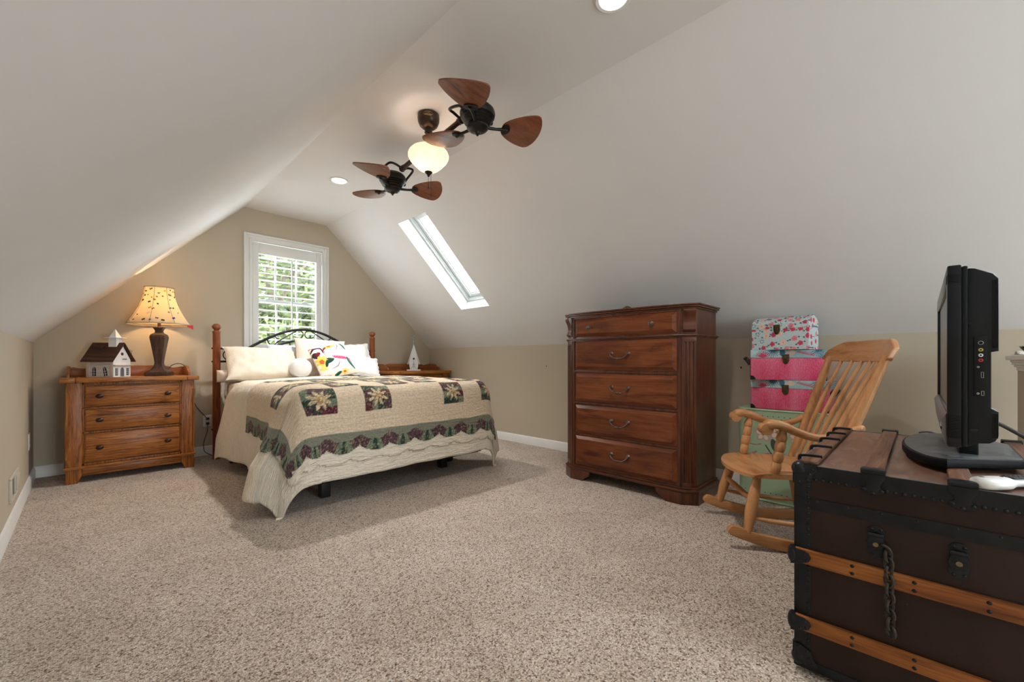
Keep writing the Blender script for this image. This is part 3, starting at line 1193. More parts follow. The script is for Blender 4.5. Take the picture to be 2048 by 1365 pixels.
q = drape_mesh('patchwork_quilt', M_QUILT, xs, ys, quilt_fn, quilt_keep, quilt_print, thick=0.007)
tag(q, 'cream patchwork quilt with star blocks and scalloped border over the foot of the bed', 'quilt')
# the cream lower fold of the quilt, its scallops showing under the printed border
LX0, LX1, LY0 = QX0 + 0.01, QX1 - 0.01, QY0 - 0.055
xs2 = list(np.arange(LX0, LX1, 0.012))
ys2 = list(np.arange(LY0, 3.0, 0.012))


def lin_keep(x, y):
    dl, dr, db = x - LX0, LX1 - x, y - LY0
    fr = ((x + 0.07) / SPER) % 1.0 - 0.5
    if dl < 0.10 and db < 0.10:
        return math.hypot(0.10 - dl, 0.10 - db) < 0.10
    if dr < 0.10 and db < 0.10:
        return math.hypot(0.10 - dr, 0.10 - db) < 0.10
    return db > 0.026 * (2 * abs(fr)) ** 2.0


lin = drape_mesh('lower_fold', M_DUVET, xs2, ys2, lambda x, y: drape(x, y, 0.808 + 0.007, QG * 0.5, 0.14, 0.02, swing=1.75, fls=0.9), lin_keep, parent=q, thick=0.004)


# ------------------------------------------------------------------ pillows
def pillow_mesh(w, h, t, nu=44, nv=34, pinch=0.10, wr=0.010, seed=0.0, flange=0.0):
    """a stuffed cushion lying in the xz plane, thickness along y"""
    g = G()
    for sgn in (-1, 1):
        def fn(a, b_, sgn=sgn):
            u, v_ = 2 * a - 1, 2 * b_ - 1
            f = flange
            uu, vv = min(1, abs(u) / (1 - f)), min(1, abs(v_) / (1 - f))
            th = (max(0.0, 1 - uu ** 3.0) * max(0.0, 1 - vv ** 3.0)) ** 0.55
            x = u * w / 2 * (1 - pinch * v_ * v_ * (1 - v_ * v_) - pinch * 0.5 * (1 - v_ * v_) * (abs(u) ** 6))
            z = v_ * h / 2 * (1 - pinch * 0.5 * (1 - u * u) * (abs(v_) ** 6))
            nn = mnoise.noise(Vector((x * 7 + seed, z * 7, sgn * 3 + seed))) + 0.5 * mnoise.noise(Vector((x * 16 + seed, z * 16, sgn)))
            y = sgn * (0.004 + th * t / 2) + wr * nn * (0.3 + th)
            if f and max(abs(u), abs(v_)) > 1 - f:
                y += 0.008 * math.sin((u + v_) * 16)
            return (x, y, z)
        g.grid(fn, nu, nv)
    return g


def place(o, loc, face, roll=0.0, lean=0.0):
    """face: heading of the front (-y side) in degrees from -Y towards +X; lean: tip back"""
    M_ = Matrix.Translation(Vector(loc)) @ Euler((0, 0, R(face))).to_matrix().to_4x4() @ Euler((R(-lean), 0, 0)).to_matrix().to_4x4() @ Euler((0, R(roll), 0)).to_matrix().to_4x4()
    o.matrix_world = M_


M_SHAM = fabric('cream_sham_cloth', (0.80, 0.72, 0.60), wale=240, strength=0.45)
M_PINKP = fabric('ivory_pillow_cloth', (0.82, 0.70, 0.60), wale=240, strength=0.45)
M_WHITEC = fabric('white_cotton', (0.76, 0.755, 0.75), wale=200, strength=0.35)
M_BLUEP = fabric('pale_blue_cotton', (0.66, 0.72, 0.80))
o = pillow_mesh(0.72, 0.42, 0.19, seed=1.0, wr=0.022, pinch=0.14).build('pillow', M_SHAM, ang=180)
place(o, (1.310, 4.885, 0.955), 0, 2.5, 38)
tag(o, 'wide cream pillow sham leaning on the headboard beside the left post', 'pillow', 'pillows on the bed')
o = pillow_mesh(0.50, 0.14, 0.52, seed=9.0, wr=0.006, pinch=0.02).build('pillow', M_MATT, ang=180)
place(o, (1.115, 4.955, 0.840), 0, 0, 0)
o.scale = (0.84, 0.45, 0.85)
tag(o, 'pale pink pillow lying flat under the cream sham at the left post', 'pillow', 'pillows on the bed')
o = pillow_mesh(0.60, 0.36, 0.12, seed=2.0).build('pillow', M_BLUEP, ang=180)
place(o, (1.66, 4.97, 0.995), 0, 0, 14)
tag(o, 'pale blue pillow half hidden behind the others at the middle of the headboard', 'pillow', 'pillows on the bed')
o = pillow_mesh(0.56, 0.47, 0.17, seed=3.0, wr=0.013, pinch=0.08).build('pillow', M_PINKP, ang=180)
place(o, (1.86, 4.80, 1.015), 0, 3, 22)
tag(o, 'upright ivory square pillow behind the floral cushion', 'pillow', 'pillows on the bed')
o = pillow_mesh(0.50, 0.40, 0.14, seed=4.0, wr=0.014, flange=0.12).build('pillow', M_WHITEC, ang=180)
place(o, (2.23, 4.86, 1.01), 0, -3, 24)
tag(o, 'white ruffled pillow sham on the right, behind the floral cushion', 'pillow', 'pillows on the bed')
o = pillow_mesh(0.42, 0.30, 0.12, seed=5.0, wr=0.016, flange=0.08).build('pillow', M_WHITEC, ang=180)
place(o, (2.30, 4.74, 0.925), 0, 10, 38)
tag(o, 'small white pillow lying low at the right end of the pillow pile', 'pillow', 'pillows on the bed')
# round bolster
g = G()
L_ = 0.34
prof = [(0.001, -L_ / 2), (0.055, -L_ / 2 - 0.004), (0.088, -L_ / 2 + 0.012), (0.098, -L_ / 2 + 0.045), (0.100, -L_ / 2 + 0.09)]
prof += [(0.101 + 0.003 * math.sin(i * 2.1), -L_ / 2 + 0.09 + (L_ - 0.18) * i / 8) for i in range(1, 8)]
prof += [(r_, -z_) for r_, z_ in prof[4::-1]]
g.lathe(prof, 36, cap0=False, cap1=False)
o = g.build('bolster', M_WHITEC, ang=180)
o.matrix_world = Matrix.Translation((1.590, 4.70, 0.915)) @ Euler((0, 0, R(-11))).to_matrix().to_4x4() @ Euler((R(90), 0, 0)).to_matrix().to_4x4()
tag(o, 'round white bolster with its end facing out in front of the pillows', 'bolster', None)
# floral cushion
M_FLORAL = vcol_mat('floral_print', 0.8, 0.15, 60)
g = pillow_mesh(0.40, 0.40, 0.13, 110, 110, 0.09, 0.004, 6.0)
o = g.build('cushion', M_FLORAL, ang=180)
V_ = np.array([v_.co[:] for v_ in o.data.vertices])
u, w = V_[:, 0] / 0.20, V_[:, 2] / 0.20
c = np.tile(np.array(srgb(240, 226, 214)), (len(u), 1))


def blob(cx, cy, rx, ry, rot, colr, petals=0, depth=0.25):
    a = R(rot)
    p = (u - cx) * math.cos(a) + (w - cy) * math.sin(a)
    q_ = -(u - cx) * math.sin(a) + (w - cy) * math.cos(a)
    rr = np.hypot(p / rx, q_ / ry)
    lim = 1.0
    if petals:
        lim = 1 - depth + depth * np.abs(np.cos(np.arctan2(q_, p) * petals / 2))
    c[rr < lim] = np.array(srgb(*colr))


def stroke(pts, wd, colr):
    pts = smooth_path([(a, b_) for a, b_ in pts], 12)
    for i, (a, b_) in enumerate(pts):
        f = math.sin(PI * (0.12 + 0.8 * i / len(pts)))
        c[np.hypot(u - a, w - b_) < wd * f] = np.array(srgb(*colr))


stroke([(-0.95, 0.70), (-0.75, 0.88), (-0.45, 0.80), (-0.42, 0.45)], 0.06, (60, 30, 40))
stroke([(-0.40, 0.10), (-0.30, 0.75), (0.00, 0.80)], 0.035, (150, 130, 130))
stroke([(0.25, 0.45), (0.45, 0.75), (0.40, 0.92)], 0.03, (150, 130, 130))
stroke([(-0.35, -0.55), (0.00, -0.45), (0.20, -0.20)], 0.03, (150, 130, 130))
blob(-0.80, 0.42, 0.14, 0.22, 20, (70, 40, 50))
blob(-0.68, 0.50, 0.12, 0.10, 10, (120, 30, 50))
for a_ in range(18):
    t_ = a_ / 17
    cx_, cy_ = -0.05 + 0.80 * t_, 0.12 - 0.28 * t_
    stroke([(cx_, cy_), (cx_ + 0.02, cy_ + 0.13 * math.sin(PI * (0.2 + 0.7 * t_)))], 0.022, (230, 110, 150))
    stroke([(cx_, cy_), (cx_ + 0.05, cy_ - 0.12 * math.sin(PI * (0.2 + 0.7 * t_)))], 0.022, (226, 90, 140))
stroke([(-0.05, 0.12), (0.35, 0.0), (0.75, -0.16)], 0.03, (190, 40, 90))
blob(0.05, 0.86, 0.34, 0.16, 10, (238, 190, 70), 7, 0.4)
blob(0.02, 0.84, 0.12, 0.07, 10, (210, 90, 60), 5)
blob(-0.28, 0.72, 0.16, 0.05, 40, (120, 50, 60))
blob(-0.66, 0.02, 0.30, 0.34, 0, (240, 196, 84), 7, 0.35)
blob(-0.68, -0.02, 0.13, 0.15, 0, (200, 90, 50), 5)
blob(-0.70, -0.40, 0.20, 0.16, 0, (244, 206, 120), 6, 0.3)
blob(-0.28, -0.08, 0.26, 0.10, 20, (20, 60, 50))
blob(-0.22, 0.02, 0.20, 0.07, -25, (24, 76, 60))
blob(-0.48, -0.18, 0.22, 0.08, 65, (20, 60, 50))
stroke([(0.62, 0.95), (0.74, 0.70), (0.80, 0.45)], 0.06, (30, 100, 80))
stroke([(0.66, -0.05), (0.70, -0.40), (0.86, -0.78)], 0.075, (36, 104, 86))
stroke([(0.72, -0.15), (0.80, -0.45)], 0.03, (220, 90, 130))
blob(0.28, -0.80, 0.24, 0.14, 10, (244, 204, 110), 6, 0.35)
blob(0.26, -0.82, 0.08, 0.05, 0, (200, 90, 50))
blob(-0.12, -0.86, 0.22, 0.07, 20, (26, 80, 60))
for i in range(7):
    stroke([(-0.92 + 0.05 * i, -0.95), (-0.90 + 0.07 * i, -0.72 - 0.02 * i)], 0.03, (240, 130, 130))
stroke([(-0.98, 0.93), (-0.72, 0.97)], 0.04, (220, 80, 100))
paint_verts(o, c)
place(o, (1.885, 4.56, 0.985), -8, -15, 30)
tag(o, 'square floral cushion with yellow flowers and pink feathers, front of the pillow pile', 'cushion')
# bundled end of the sheet at the head corner
g = G()
g.tube(smooth_path([(0, 0, 0.11), (0.004, -0.01, 0.05), (-0.004, -0.02, -0.02), (0.012, -0.04, -0.10)], 6), [0.030 - 0.0006 * i + 0.004 * math.sin(i * 1.3) for i in range(19)], 12, flat=0.6)
o = g.build('sheet_end', M_WHITEC, ang=180)
o.location = (0.952, 4.92, 0.665)
tag(o, 'bunched white sheet end hanging at the mattress corner by the left post', 'sheet')

# ------------------------------------------------------------------ oak dressers
M_OAK = wood('oak', (0.15, 0.040, 0.007), (0.33, 0.108, 0.020), (0.44, 0.165, 0.036), 'x', 1.0, 0.36, 12, 0.10, coat=0.08, dist=1.8, rings=0.75)
M_OAKV = wood('oak_upright', (0.15, 0.040, 0.007), (0.31, 0.100, 0.019), (0.42, 0.155, 0.034), 'z', 1.0, 0.38, 12, 0.10, coat=0.08, dist=1.8, rings=0.6)
M_OAKT = wood('oak_top', (0.18, 0.052, 0.010), (0.36, 0.125, 0.026), (0.46, 0.180, 0.045), 'x', 1.0, 0.34, 12, 0.10, coat=0.1, dist=1.6)
M_OAKR = wood('oak_gallery', (0.16, 0.042, 0.013), (0.30, 0.095, 0.028), (0.38, 0.13, 0.040), 'x', 1.0, 0.36, 12, 0.08, coat=0.2)
M_KNOB = plain('dark_bronze', (0.060, 0.042, 0.038), 0.32, 0.75, var=0.25)


def oak_dresser(label, x0, x1, yf, yb, panel_l=True):
    """front at yf, back at yb (world); body x0..x1"""
    w, dp = x1 - x0, yb - yf
    t = thing('oak_dresser', label, 'dresser', ((x0 + x1) / 2, (yf + yb) / 2, 0), 0, 'matching oak dressers')
    hw, hd = w / 2, dp / 2
    F = -hd
    pw = 0.092
    g = G()
    # carcase with frame-and-panel sides
    g.bx(-hw + 0.012, hw - 0.012, F + 0.03, hd, 0.10, 0.815)
    for sx in (-1, 1):
        g.bx(sx * hw, sx * (hw - 0.03), hd - 0.08, hd, 0.0, 0.815, 0.003)
        g.bx(sx * hw, sx * (hw - 0.03), F + 0.06, hd - 0.08, 0.72, 0.815, 0.003)
        g.bx(sx * hw, sx * (hw - 0.03), F + 0.06, hd - 0.08, 0.10, 0.20, 0.003)
    for z0, z1 in ((0.796, 0.815), (0.598, 0.612), (0.398, 0.414), (0.138, 0.158)):
        g.bx(-hw + pw, hw - pw, F + 0.006, F + 0.05, z0, z1, 0.002)
    for sx in (-1, 1):
        g.bx(sx * (hw - pw), sx * (hw - pw - 0.012), F + 0.006, F + 0.05, 0.14, 0.815, 0.002)
    g.build('body', M_OAKV, t)
    # corner posts with the foot cut to a taper
    for sx in (-1, 1):
        g = G()
        out = [(sx * hw, 0.0), (sx * (hw - 0.066), 0.0), (sx * (hw - pw), 0.062), (sx * (hw - pw), 0.815), (sx * hw, 0.815)]
        g.prism(out, F, F + 0.05, 'xz', bev=0.002)
        g.bx(sx * hw, sx * (hw - 0.03), F + 0.05, F + 0.07, 0, 0.815, 0.002)
        p = g.build('corner_post', M_OAKV, t)
        # bead moulding on the outer arris
        gg = G()
        gg.tube([(sx * (hw - 0.003), F - 0.001, 0.20), (sx * (hw - 0.003), F - 0.001, 0.735)], 0.007, 8)
        gg.build('bead', M_OAKV, p)
    g = G()
    g.bx(-hw - 0.012, hw + 0.012, F - 0.012, hd, 0.116, 0.136, 0.004)
    g.build('base_moulding', M_OAK, t)
    g = G().bx(-hw + pw, hw - pw, F + 0.008, F + 0.03, 0.056, 0.116, 0.002)
    g.build('bottom_rail', M_OAK, t)
    # top with breadboard ends
    g = G()
    ow = 0.036
    g.bx(-hw - ow, -hw + 0.055, F - 0.030, hd, 0.815, 0.853, 0.008)
    g.bx(hw - 0.055, hw + ow, F - 0.030, hd, 0.815, 0.853, 0.008)
    g.bx(-hw + 0.0555, hw - 0.0555, F - 0.029, hd, 0.816, 0.8525, 0.005)
    g.build('top', M_OAKT, t)
    # gallery: back board with scooped ends, low sides
    g = G()
    bz = [(-hw + 0.005, 0.853), (hw - 0.005, 0.853), (hw - 0.005, 0.925), (hw - 0.035, 0.938), (hw - 0.07, 0.928), (hw - 0.105, 0.925), (hw - 0.14, 0.940), (hw - 0.17, 0.948), (-hw + 0.17, 0.948), (-hw + 0.14, 0.940), (-hw + 0.105, 0.925), (-hw + 0.07, 0.928), (-hw + 0.035, 0.938), (-hw + 0.005, 0.925)]
    g.prism(bz, hd - 0.022, hd - 0.003, 'xz', bev=0.002)
    g.build('gallery_back', M_OAKR, t)
    for sx in (-1, 1):
        g = G()
        ys_ = [(hd - 0.022, 0.853), (hd - 0.022, 0.946), (hd - 0.15, 0.946), (hd - 0.21, 0.934), (hd - 0.25, 0.905), (hd - 0.285, 0.898), (hd - 0.30, 0.880), (hd - 0.30, 0.853)]
        g.prism(ys_, sx * (hw - 0.002), sx * (hw - 0.020), 'yz', bev=0.002)
        g.build('gallery_side', M_OAKR, t)
    for z0, z1 in ((0.616, 0.790), (0.418, 0.592), (0.162, 0.393)):
        g = G()
        e = hw - pw - 0.0135
        g.bx(-e, e, F + 0.004, F + 0.04, z0, z1, 0.003)
        # lipped front
        g.bx(-e + 0.007, e - 0.007, F - 0.006, F + 0.006, z0 + 0.007, z1 - 0.007, 0.004)
        d = g.build('drawer', M_OAK, t)
        zc = (z0 + z1) / 2
        for sx in (-1, 1):
            gg = G()
            gg.lathe([(0.012, 0), (0.009, 0.006), (0.0075, 0.012), (0.012, 0.017), (0.0195, 0.022), (0.0205, 0.027), (0.016, 0.033), (0.008, 0.036), (0.001, 0.037)], 20,
                     Matrix.Translation((sx * 0.219, F - 0.006, zc)) @ Euler((R(90), 0, 0)).to_matrix().to_4x4(), sx=1.15, sy=0.85)
            gg.build('knob', M_KNOB, d)
    return t


dl = oak_dresser('oak three drawer dresser in the left corner, a lamp and a church birdhouse on it', -0.109, 0.715, 4.868, 5.345)
dr = oak_dresser('oak dresser beyond the bed in the far right corner, its top and low gallery showing', 2.775, 3.612, 4.800, 5.300)

# ------------------------------------------------------------------ table lamp
TZ = 0.853
lampo = thing('table_lamp', 'lit table lamp with dark square urn base and cream bell shade covered in pins', 'lamp', (0.488, 5.115, TZ))
M_URN = wood('lamp_wood', (0.030, 0.016, 0.013), (0.068, 0.034, 0.026), (0.10, 0.052, 0.040), 'z', 1.0, 0.42, 8, 0.1, coat=0.2)
g = G()
sq = 1.27
prof = [(0.092, 0.0), (0.096, 0.004), (0.098, 0.018), (0.094, 0.034), (0.080, 0.046), (0.066, 0.052), (0.052, 0.066), (0.041, 0.085), (0.034, 0.108), (0.033, 0.130), (0.037, 0.165), (0.044, 0.215), (0.052, 0.270), (0.059, 0.320), (0.064, 0.350), (0.063, 0.372), (0.056, 0.386), (0.043, 0.395), (0.034, 0.400), (0.029, 0.412), (0.030, 0.424), (0.038, 0.440), (0.045, 0.452), (0.045, 0.457), (0.012, 0.458)]
for (r_, z_) in ():
    pass
g.lathe([(r_ * sq, z_) for r_, z_ in prof], 4, MX(rz=R(45 - 22)), cap1=True)
base = g.build('base', M_URN, lampo, ang=30)
bv = base.modifiers.new('soft_edges', 'BEVEL')
bv.width = 0.006
bv.segments = 2
bv.limit_method = 'ANGLE'
bv.angle_limit = R(50)
g = G()
g.tube([(0, 0, 0.455), (0, 0, 0.52)], 0.013, 14)
g.lathe([(0.017, 0.52), (0.019, 0.53), (0.019, 0.58), (0.015, 0.59)], 16)
g.build('stem', plain('aged_copper', (0.16, 0.065, 0.035), 0.4, 0.6), lampo)
g = G()
g.tube(smooth_path([(0.02, 0, 0.53), (0.075, 0, 0.60), (0.080, 0, 0.72), (0.03, 0, 0.82), (0, 0, 0.835), (-0.03, 0, 0.82), (-0.080, 0, 0.72), (-0.075, 0, 0.60), (-0.02, 0, 0.53)], 5), 0.0028, 6)
g.build('harp', M_KNOB, lampo)
M_BULB = plain('bulb_glow', (1, 0.9, 0.75), 0.4, var=0, emit=(1.0, 0.72, 0.40), es=10.0)
g = G().lathe([(0.001, 0.60), (0.013, 0.600), (0.016, 0.62), (0.028, 0.645), (0.031, 0.665), (0.024, 0.69), (0.001, 0.70)], 20)
g.build('bulb', M_BULB, lampo)
# bell shade of eight panels
m, nt, b = new_mat('shade_linen')
nn = tex_noise(nt, coords(nt), 14.0, 4)
nt.links.new(ramp(nt, nn.outputs['Fac'], [(0.3, (0.80, 0.68, 0.47)), (0.7, (0.86, 0.76, 0.57))]).outputs['Color'], b.inputs['Base Color'])
b.inputs['Roughness'].default_value = 0.9
tl = nd(nt, 'ShaderNodeBsdfTranslucent', Color=(0.95, 0.80, 0.55, 1))
mx = nt.nodes.new('ShaderNodeMixShader')
mx.inputs[0].default_value = 0.45
nt.links.new(b.outputs[0], mx.inputs[1])
nt.links.new(tl.outputs[0], mx.inputs[2])
nt.links.new(mx.outputs[0], nt.nodes['Material Output'].inputs['Surface'])
M_SHADE = m
SB, ST = 0.482, 0.826


def shade_r(t):
    return 0.238 + (0.110 - 0.238) * (1 - (1 - t) ** 1.75)


def shade_pt(a, t, off=0.0):
    r_ = shade_r(t) + off
    k = math.cos(PI / 8) / math.cos(((a + PI / 8) % (PI / 4)) - PI / 8)
    r_ *= 0.5 + 0.5 * k
    return Vector((r_ * math.cos(a), r_ * math.sin(a), SB + (ST - SB) * t))


g = G()
g.grid(lambda a, t: shade_pt(2 * PI * a, t), 64, 22, wrap=True)
shd = g.build('lamp_shade', M_SHADE, lampo, ang=20)
so = shd.modifiers.new('thickness', 'SOLIDIFY')
so.thickness = 0.0015
M_TRIMC = plain('shade_braid', (0.42, 0.36, 0.27), 0.9)
g = G()
for t_ in (0.0, 1.0):
    g.tube([shade_pt(2 * PI * i / 64, t_, 0.001) for i in range(64)], 0.0042, 6, closed=True)
for k_ in range(8):
    a_ = PI / 8 + k_ * PI / 4
    g.tube([shade_pt(a_, i / 14, 0.001) for i in range(15)], 0.0022, 5)
g.build('braid', M_TRIMC, shd)
PINC = [(20, 50, 130), (170, 30, 40), (60, 40, 25), (190, 150, 60), (220, 215, 205), (40, 90, 60), (30, 30, 30), (200, 170, 60), (120, 60, 30), (90, 110, 150), (140, 120, 90)]
PINM = [plain('pin_enamel_%s' % n_, srgb(*c_), 0.35, 0.2, var=0.1) for n_, c_ in zip(('blue', 'red', 'umber', 'brass', 'white', 'green', 'black', 'gold', 'copper', 'slate', 'olive'), PINC)]
rg = random.Random(12)
# (panel angle, height 0..1, kind, colour)
spots = []
for a0_ in range(-175, 20, 13):
    for t_ in (0.10, 0.26, 0.42, 0.58, 0.74, 0.90):
        if rg.random() < 0.58:
            spots.append((R(a0_ + rg.uniform(-5, 5)), min(0.96, max(0.05, t_ + rg.uniform(-0.06, 0.06)))))
for a_, t_ in spots:
    p = shade_pt(a_, t_, 0.002)
    t2 = (shade_pt(a_, min(1, t_ + 0.02)) - shade_pt(a_, t_ - 0.02)).normalized()
    h = Vector((-math.sin(a_), math.cos(a_), 0))
    nrm = h.cross(t2).normalized()
    MM = Matrix(((h.x, t2.x, nrm.x, p.x), (h.y, t2.y, nrm.y, p.y), (h.z, t2.z, nrm.z, p.z), (0, 0, 0, 1))) @ Euler((0, 0, rg.uniform(-0.8, 0.8))).to_matrix().to_4x4()
    g = G()
    kd = rg.randrange(5)
    s = rg.uniform(0.007, 0.013)
    if kd == 0:
        g.box((0, 0, 0.0015), (s * 2, s * 1.3, 0.003), 0.001, MM)
    elif kd == 1:
        g.lathe([(s * 0.9, 0), (s * 0.9, 0.002), (s * 0.5, 0.004), (0.0005, 0.0045)], 14, MM, sy=0.75)
    elif kd == 2:   # little butterfly / bow
        for sx in (-1, 1):
            g.prism([(0, -s * 0.2), (sx * s, -s * 0.7), (sx * s * 0.8, 0), (sx * s * 1.1, s * 0.7), (0, s * 0.2)], 0, 0.0025, 'xy', MM)
    elif kd == 3:   # leaf sprig
        for i in range(5):
            an = -0.9 + 0.45 * i
            g.prism([(0, 0), (s * 1.3 * math.sin(an) - 0.002, s * 1.3 * math.cos(an)), (s * 1.5 * math.sin(an), s * 1.5 * math.cos(an)), (s * 1.3 * math.sin(an) + 0.002, s * 1.3 * math.cos(an))], 0, 0.002, 'xy', MM)
    else:
        pts_ = [(s * (1 if i % 2 == 0 else 0.5) * math.cos(i * PI / 5), s * (1 if i % 2 == 0 else 0.5) * math.sin(i * PI / 5)) for i in range(10)]
        g.prism(pts_, 0, 0.003, 'xy', MM)
    g.build('pin', PINM[rg.randrange(len(PINM))], shd)
# little red ribbon tails below the right of the rim
g = G()
p = shade_pt(R(-24), 0.0, 0.0)
for dx, l_ in ((-0.012, 0.026), (0.004, 0.034), (0.018, 0.045)):
    g.prism([(p.x + dx - 0.008, p.z), (p.x + dx + 0.008, p.z), (p.x + dx + 0.009, p.z - l_), (p.x + dx, p.z - l_ * 0.75), (p.x + dx - 0.006, p.z - l_)], p.y - 0.001, p.y + 0.001, 'xz')
g.build('ribbon', plain('red_satin', (0.60, 0.02, 0.02), 0.5), shd)
# cord over the gallery and down the wall to the outlet
ox, oy, oz = 0.488, 5.115, TZ
cord = [(0.05, 0.06, 0.012), (0.10, 0.12, 0.09), (0.17, 0.185, 0.112), (0.232, 0.215, 0.075), (0.255, 0.222, 0.0), (0.262, 0.225, -0.16), (0.31, 0.235, -0.32), (0.39, 0.238, -0.44), (0.413, 0.238, -0.466)]
g = G()
g.tube(smooth_path(cord, 6), 0.0032, 6)
g.build('cord', M_BLACKPL, lampo)
g = G()
g.bx(0.90 - ox - 0.013, 0.90 - ox + 0.013, 0.218, 0.2415, 0.386 - oz - 0.012, 0.386 - oz + 0.012, 0.003)
g.build('plug', M_BLACKPL, lampo)
lamp('table_lamp_bulb', 'POINT', (0.488, 5.115, TZ + 0.655), 15, (1.0, 0.70, 0.40), shadow_soft_size=0.034)
# a second cord drops from the same outlet behind the bed post
g = G()
g.tube(smooth_path([(0.90, 5.352, 0.335), (0.895, 5.342, 0.25), (0.868, 5.340, 0.15), (0.872, 5.338, 0.05), (0.93, 5.25, 0.010), (1.02, 5.22, 0.006)], 6), 0.0032, 6)
g.bx(0.887, 0.913, 5.335, 5.357, 0.322, 0.346, 0.003)
o = g.build('cord', M_BLACKPL)
tag(o, 'black cord hanging from the wall outlet down behind the left bed post', 'cord')

# ------------------------------------------------------------------ church birdhouse
M_RUST = wood('rusty_tin', (0.035, 0.014, 0.010), (0.075, 0.030, 0.020), (0.13, 0.058, 0.036), 'x', 0.8, 0.7, 6, 0.2)
M_WEATHER = wood('weathered_white', (0.42, 0.37, 0.31), (0.60, 0.56, 0.50), (0.70, 0.67, 0.62), 'x', 1.2, 0.8, 16, 0.2)
M_PORCH = plain('painted_white', (0.78, 0.79, 0.80), 0.6, var=0.06)
M_PINK = plain('pinkish_trim', (0.62, 0.50, 0.42), 0.7)
M_BLK = plain('black_paint', (0.02, 0.02, 0.022), 0.6)
ang = R(-42)
CL, CWd = 0.212, 0.172
cc = Vector((0.168, 4.955, 0)) - Euler((0, 0, ang)).to_matrix() @ Vector((CL / 2, -CWd / 2, 0))
ch = thing('church_birdhouse', 'little church birdhouse with rusty roof and white steeple on the left oak dresser', 'birdhouse', (cc.x, cc.y, TZ), ang)
hx, hy = CL / 2, CWd / 2
g = G()
g.bx(-hx, hx, -hy, hy, 0, 0.146)
g.prism([(-hy, 0.146), (hy, 0.146), (0, 0.284)], -hx, hx - 0.0015, 'yz')
wl = g.build('wall', M_WEATHER, ch)
g = G()
g.prism([(-hy, 0.0), (hy, 0.0), (hy, 0.146), (0, 0.284), (-hy, 0.146)], hx, hx + 0.004, 'yz')
fr_ = g.build('front', M_PORCH, ch)
for x, y in ((-hx + 0.010, -hy), (hx - 0.012, -hy)):
    G().bx(x - 0.014, x + 0.014, y - 0.004, y, 0, 0.146, 0.001).build('corner_trim', M_PINK, ch)
for sy in (-1, 1):
    g = G()
    n_ = 26
    poly = [(0.0, 0.300), (sy * (hy + 0.030), 0.137), (sy * (hy + 0.030), 0.131), (0.0, 0.290)]
    g.prism(poly, -hx - 0.028, hx + 0.026, 'yz')
    g.build('roof', M_RUST, ch)
g = G()
g.prism([(hx - 0.085, 0.262), (hx - 0.020, 0.262), (hx - 0.020, 0.338), (hx - 0.085, 0.338)], -0.030, 0.030, 'xz', bev=0.001)
st = g.build('steeple', M_PORCH, ch)
g = G().bx(hx - 0.108, hx + 0.002, -0.052, 0.052, 0.338, 0.344, 0.001)
g.build('ledge', M_PORCH, st)
g = G().lathe([(0.042, 0.344), (0.001, 0.418)], 4, MX((hx - 0.053, 0, 0), rz=R(45)), cap1=False)
g.build('spire', M_PORCH, st)


def arch_poly(cx, z0, w_, h_):
    return [(cx - w_ / 2, z0), (cx + w_ / 2, z0), (cx + w_ / 2, z0 + h_ * 0.62)] + [(cx + w_ / 2 * math.cos(a), z0 + h_ * 0.62 + h_ * 0.38 * math.sin(a)) for a in [PI * i / 8 for i in range(1, 8)]] + [(cx - w_ / 2, z0 + h_ * 0.62)]


for cx, rot in ((-0.045, 0.0), (0.042, -10)):
    g = G()
    MM = Matrix.Translation((cx, -hy - 0.0005, 0.055)) @ Euler((0, R(rot), 0)).to_matrix().to_4x4()
    g.prism(arch_poly(0, -0.045, 0.028, 0.078), -0.002, 0.0, 'xz', MM)
    wdw = g.build('arched_window', M_BLK, ch)
    gg = G()
    gg.bx(-0.001, 0.001, -0.004, -0.001, -0.045, 0.030, 0, MM)
    for zz in (-0.026, -0.004):
        gg.bx(-0.013, 0.013, -0.004, -0.001, zz - 0.001, zz + 0.001, 0, MM)
    gg.build('muntin', M_PORCH, wdw)
fx = hx + 0.004
g = G()
g.prism(arch_poly(0.0, 0.004, 0.036, 0.078), fx, fx + 0.002, 'yz')
dd = g.build('church_door', plain('grey_door', (0.13, 0.14, 0.16), 0.6), ch)
G().bx(fx + 0.002, fx + 0.003, -0.0008, 0.0008, 0.004, 0.080).build('gap', M_BLK, dd)
for cy in (-0.056, 0.056):
    g = G().bx(fx, fx + 0.002, cy - 0.012, cy + 0.012, 0.012, 0.075)
    wdw = g.build('front_window', M_BLK, ch)
    gg = G()
    gg.bx(fx + 0.002, fx + 0.0035, cy - 0.001, cy + 0.001, 0.012, 0.075)
    for zz in (0.028, 0.044, 0.060):
        gg.bx(fx + 0.002, fx + 0.0035, cy - 0.012, cy + 0.012, zz - 0.001, zz + 0.001)
    gg.build('muntin', M_PORCH, wdw)
g = G()
g.prism([(0.013 * math.cos(2 * PI * i / 18), 0.200 + 0.013 * math.sin(2 * PI * i / 18)) for i in range(18)], fx, fx + 0.0015, 'yz')
g.build('entry_hole', M_RUST, ch)
G().tube([(fx, 0.005, 0.155), (fx + 0.034, 0.005, 0.155)], 0.0035, 8).build('perch', M_RUST, ch)
G().bx(fx, fx + 0.022, -hy - 0.006, hy + 0.006, 0.098, 0.106, 0.001).build('porch_roof', M_PINK, ch)
g = G()
for i in range(5):
    g.tube(smooth_path([(hx - 0.03 - 0.012 * i, hy + 0.012, 0.10 + 0.008 * i), (hx - 0.02, hy + 0.030 - 0.004 * i, 0.17), (hx - 0.01 - 0.02 * i, hy + 0.034 + 0.004 * i, 0.235 + 0.008 * i)], 4), 0.0016, 5)
g.build('twig', M_RUST, ch)
